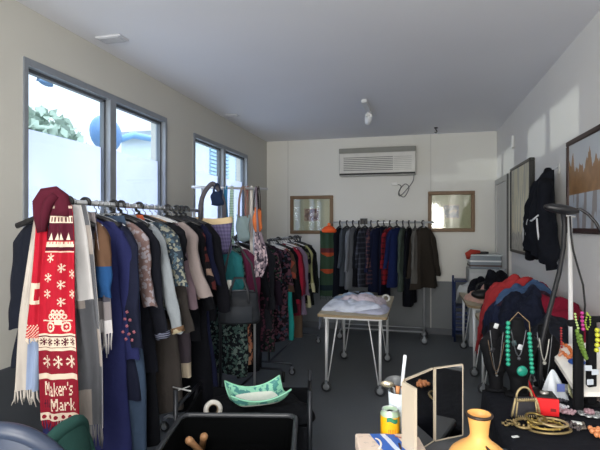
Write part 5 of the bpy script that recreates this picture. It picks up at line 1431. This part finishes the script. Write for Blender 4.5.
# ---- white tiered riser with jewellery behind the cloth
wr0 = atd(551, 346, 2.35)
rs_ = thing('display_riser', 'white sloping display riser at the back of the jewellery table', 'display stand', (0, 0, 0))
wm = plain('#f0eee8', .5)
a_, b_, c_, d_ = atd(547, 345, 2.36), atd(598, 342, 2.35), atd(604, 392, 2.0), atd(577, 392, 2.02)
mb = MB(); vs = [a_, b_, c_, d_]; lo_ = [Vector((q.x, q.y, q.z-.02)) for q in vs]
mb.add(vs+lo_, [(0, 3, 2, 1), (4, 5, 6, 7), (0, 1, 5, 4), (1, 2, 6, 5), (2, 3, 7, 6), (3, 0, 4, 7)]); mb.build('sloping_board', wm, rs_, smooth=False)
for p_, q_ in ((a_, b_),):
    for e in (p_, q_): MB().tube([Vector((e.x, e.y-.02, BZ)), Vector((e.x, e.y-.02, e.z-.02))], .01, 8).build('strut', wm, rs_)
def onb(s, t_, dz=.012): return a_.lerp(b_, s).lerp(d_.lerp(c_, s), t_)+Vector((0, 0, dz))
strand('bead_necklace', 'orange amber bead necklace lying on the white riser', [onb(.28, .05), onb(.38, .12), onb(.4, .28), onb(.28, .38), onb(.2, .25)], .011, plain('#c8703c', .35), 1.0)
strand('bead_necklace', 'pale coral bead necklace at the left edge of the white riser', [onb(.04, .08), onb(.14, .12), onb(.18, .24), onb(.1, .3)], .009, plain('#cf9478', .35), 1.0)
strand('bead_necklace', 'deep red bead strand hanging over the top of the white riser', [atd(561, 328, 2.33), atd(561, 338, 2.32), atd(561.5, 347, 2.31)], .007, plain('#a3262b', .35), 1.0)
tag(MB().sphere(onb(.4, .5, .02), .03, 18, 10, (1.3, .9, .5)).build('stone_pebble', plain('#264f9e', .3)), 'polished cobalt blue stone on the white riser', 'stone')
# ---- black velvet T stands carrying coloured necklaces
def tstand(label, u, vt, vb, d, w=.022, bar=.07):
    c = atd(u, vb, d); top = atd(u, vt, d)
    r = thing('necklace_stand', label, 'display stand', (c.x, c.y, BZ+.002), TH); h_ = top.z-BZ
    MB().bev((-w, -.012, 0), (w, .012, h_), .005).build('column', velvet, r)
    MB().bev((-bar, -.014, h_-.02), (bar, .014, h_+.006), .005).build('cross_bar', velvet, r)
    MB().bev((-.035, -.03, 0), (.035, .03, .01), .004).build('base', velvet, r)
    return r
tstand('black velvet necklace stand hung with green and magenta beads', 578, 322, 393, 1.97, .02, .045)
tstand('black velvet necklace stand hung with lime beads, rightmost', 591, 318, 393, 2.05, .02, .05)
lime = plain('#8fa83c', .35); 
strand('bead_necklace', 'mossy green bead cluster necklace on the velvet stand', [atd(577, 331, 1.93), atd(579, 342, 1.925), atd(583, 352, 1.92), atd(586, 358, 1.92), atd(583, 348, 1.91), atd(580, 336, 1.91)], .0105, plain('#5b7a2a', .45), .8)
strand('bead_necklace', 'magenta bead necklace at the top of the velvet stand', [atd(582, 313, 1.93), atd(582, 320, 1.92), atd(583, 329, 1.92)], .009, plain('#9c2d72', .35, k=1.2), .9)
strand('bead_necklace', 'pale green glass bead necklace left of the magenta beads', [atd(575, 314, 1.94), atd(576, 321, 1.93), atd(578, 328, 1.93)], .006, plain('#a9c07a', .3), 1.1)
strand('bead_necklace', 'lime green ring necklace right of the magenta beads', [atd(587, 313, 1.96), atd(590, 317, 1.96), atd(590, 324, 1.96), atd(587, 330, 1.96), atd(585, 323, 1.95), atd(587, 315, 1.95)], .005, lime, 1.2)
strand('bead_necklace', 'yellow round bead necklace at the right edge of the picture', [atd(597, 330, 1.97), atd(597.5, 338, 1.97), atd(596.5, 350, 1.97)], .012, plain('#c6c83c', .35), 1.0)
for k, (u, v, lb) in enumerate(((588, 368, 'white earring card upper on the right velvet stand'), (595, 372, 'white earring card at the far right of the velvet stand'), (590, 382, 'white earring card low on the right velvet stand'))):
    o = MB().bev((-.016, -.003, -.012), (.016, .003, .012), .002).build('earring_card', plain('#c9d2dd', .5), smooth=False); o.location = atd(u, v, 1.99); o.rotation_euler = (0, 0, TH+.1*k); tag(o, lb, 'earring card')

# ---- lamp with curved arm, and its white pole
hd = atd(561, 210, 2.25)
dl = thing('desk_lamp', 'black lamp with flat oval head on a long curved arm', 'lamp', hd)
Mh = Matrix.Rotation(TH-.15, 4, 'Z') @ Matrix.Rotation(.17, 4, 'Y')
mb = MB(); sg = []
mb.grid(lambda i, j: Mh @ Vector(((.078*math.sin(PI*(.02+.96*j))**.0*(-1+2*j)), .035*math.sin(PI*(.03+.94*j))**.4*math.cos(2*PI*i), .024*math.sin(PI*(.03+.94*j))**.4*math.sin(2*PI*i)+.004)), 20, 14, closed=True)
mb.f.append(tuple(range(19, -1, -1))); mb.mi.append(0); mb.f.append(tuple(14*20+k for k in range(20))); mb.mi.append(0)
mb.build('lamp_head', plain('#1c1d21', .4), dl)
ap = [atd(u, v, d)-hd for u, v, d in ((563, 212, 2.25), (564.5, 225, 2.25), (563.5, 247, 2.24), (559, 273, 2.23), (552, 300, 2.22), (545, 327, 2.2), (541, 345, 2.2), (540, 372, 2.2), (541, 393, 2.2))]
MB().tube(ap, .0115, 10).build('curved_arm', plain('#1b1c20', .5, spec=.3), dl)
gp = [atd(u, v, d)-hd for u, v, d in ((573, 210, 2.25), (580, 209, 2.24), (588, 214, 2.22), (596, 223, 2.2), (604, 238, 2.18))]
MB().tube(gp, .007, 8).build('gooseneck', plain('#1a1b1e', .4), dl)
MB().lathe([(0, 0), (.05, 0), (.05, .012), (.03, .02), (0, .022)], 24, Matrix.Translation(Vector((ap[-1].x, ap[-1].y, BZ+.002-hd.z)))).build('base', plain('#1a1b1e', .4), dl)
wp = atd(572, 300, 2.62)
pl = thing('pole_stand', 'slim white pole stand rising behind the jewellery table', 'stand', (wp.x, wp.y, 0))
zt3 = atd(568, 217, 2.62).z
MB().tube([(0, 0, .02), (atd(570, 217, 2.62).x-wp.x, 0, zt3)], .0125, 10).build('pole', plain('#dcdcdc', .35), pl)
MB().tube([(.01, -.02, zt3), (-.06, -.03, zt3+.01), (-.06, -.03, zt3-.03)], .005, 6).build('clip', plain('#dcdcdc', .35), pl)
MB().lathe([(0, 0), (.13, 0), (.13, .012), (.03, .03), (0, .03)], 28).build('base', plain('#c9c9c9', .4), pl)
cbl = MB().tube([atd(u, v, 2.58) for u, v in ((570, 216), (571, 235), (573, 250), (578, 268), (583, 285), (585, 305), (584, 318))], .0055, 6)
tag(cbl.build('cable', plain('#17181b', .5)), 'thin black cable dangling beside the white pole', 'cable')

# embroidered sprigs on the navy tunic, raised stitching
em = cloth('#8f5660')
tun = [o for o in C.objects if str(o.get('label', '')).startswith('long navy coat with small pink')][0]; mb = MB(); rn = random.Random(8)
inv = (Matrix.Translation(tun.location) @ Matrix.Rotation(tun.rotation_euler.z, 4, 'Z')).inverted()
for (u, v) in ((124, 318), (122, 325), (127, 326), (124, 332), (120, 338), (126, 340), (131, 338), (123, 345), (129, 346)):
    c = inv @ onY(u+3, v-6, tun.location.y-.045)
    for k in range(4):
        a_ = k*PI/4+rn.uniform(0, .5); dx, dz = .008*math.cos(a_), .008*math.sin(a_)
        mb.tube([c+Vector((-dx, 0, -dz)), c+Vector((dx, 0, dz))], .0018, 5)
mb.build('embroidery', em, tun)

# ================================================================ LIGHT
w = bpy.data.worlds.new('World'); sc.world = w; w.use_nodes = True
nt = w.node_tree; bg = nt.nodes['Background']; tcw = nt.nodes.new('ShaderNodeTexCoord'); sp = nt.nodes.new('ShaderNodeSeparateXYZ')
nt.links.new(tcw.outputs['Generated'], sp.inputs[0])
rmp = nt.nodes.new('ShaderNodeValToRGB'); nt.links.new(sp.outputs[2], rmp.inputs[0])
e = rmp.color_ramp.elements; e[0].position = 0; e[0].color = (.30, .31, .32, 1); e[1].position = .42; e[1].color = (.85, .88, .92, 1)
x_ = e.new(.03); x_.color = (.26, .29, .31, 1); x_ = e.new(.16); x_.color = (.29, .31, .33, 1); x_ = e.new(.27); x_.color = (.32, .33, .34, 1)
nt.links.new(rmp.outputs[0], bg.inputs[0]); bg.inputs[1].default_value = 5.0
def area(name, loc, rot, sx, sy, power, col=(1, 1, 1), portal=False):
    l = bpy.data.lights.new(name, 'AREA'); l.shape = 'RECTANGLE'; l.size = sx; l.size_y = sy; l.energy = power; l.color = col
    if portal: l.cycles.is_portal = True
    o = bpy.data.objects.new(name, l); C.objects.link(o); o.location = loc; o.rotation_euler = rot; return o
for (y0, y1, zt) in (W1, W2):
    area('window_portal', (LX-.17, (y0+y1)/2, (SILL+zt)/2), (0, -PI/2, 0), zt-SILL, y1-y0, 1, portal=True)
area('rear_fill', (-.4, FY+.1, 1.6), (math.radians(100), 0, 0), 2.6, 1.8, 175, (1, .95, .88))  # added warm fill lamp, standing in for daylight from behind the camera
area('overhead_fill', (-.6, -.6, H-.05), (0, 0, 0), 1.0, 1.6, 60, (1, .97, .93))  # added fill lamp under the ceiling behind the camera, no fixture modelled
# low reflected sunlight entering through the panes and striking the right wall
s = bpy.data.lights.new('reflected_sun', 'SUN'); s.energy = .9; s.angle = math.radians(1.2); s.color = (1, .93, .78)
so = bpy.data.objects.new('reflected_sun', s); C.objects.link(so)
dv = Vector((3.36, 1.22, .03)).normalized(); so.rotation_euler = dv.to_track_quat('-Z', 'Y').to_euler()

cam = bpy.data.cameras.new('Camera'); co_ = bpy.data.objects.new('Camera', cam); C.objects.link(co_)
cam.sensor_width = 36; cam.lens = 36*F/600; cam.clip_start = .05
co_.location = CAM; co_.rotation_euler = (PI/2+1/F, 0, TH); sc.camera = co_
sc.view_settings.view_transform = 'Standard'; sc.view_settings.look = 'None'; sc.view_settings.exposure = .15
sc.cycles.use_denoising = True
sc.cycles.max_bounces = 8; sc.cycles.diffuse_bounces = 5; sc.cycles.transparent_max_bounces = 12
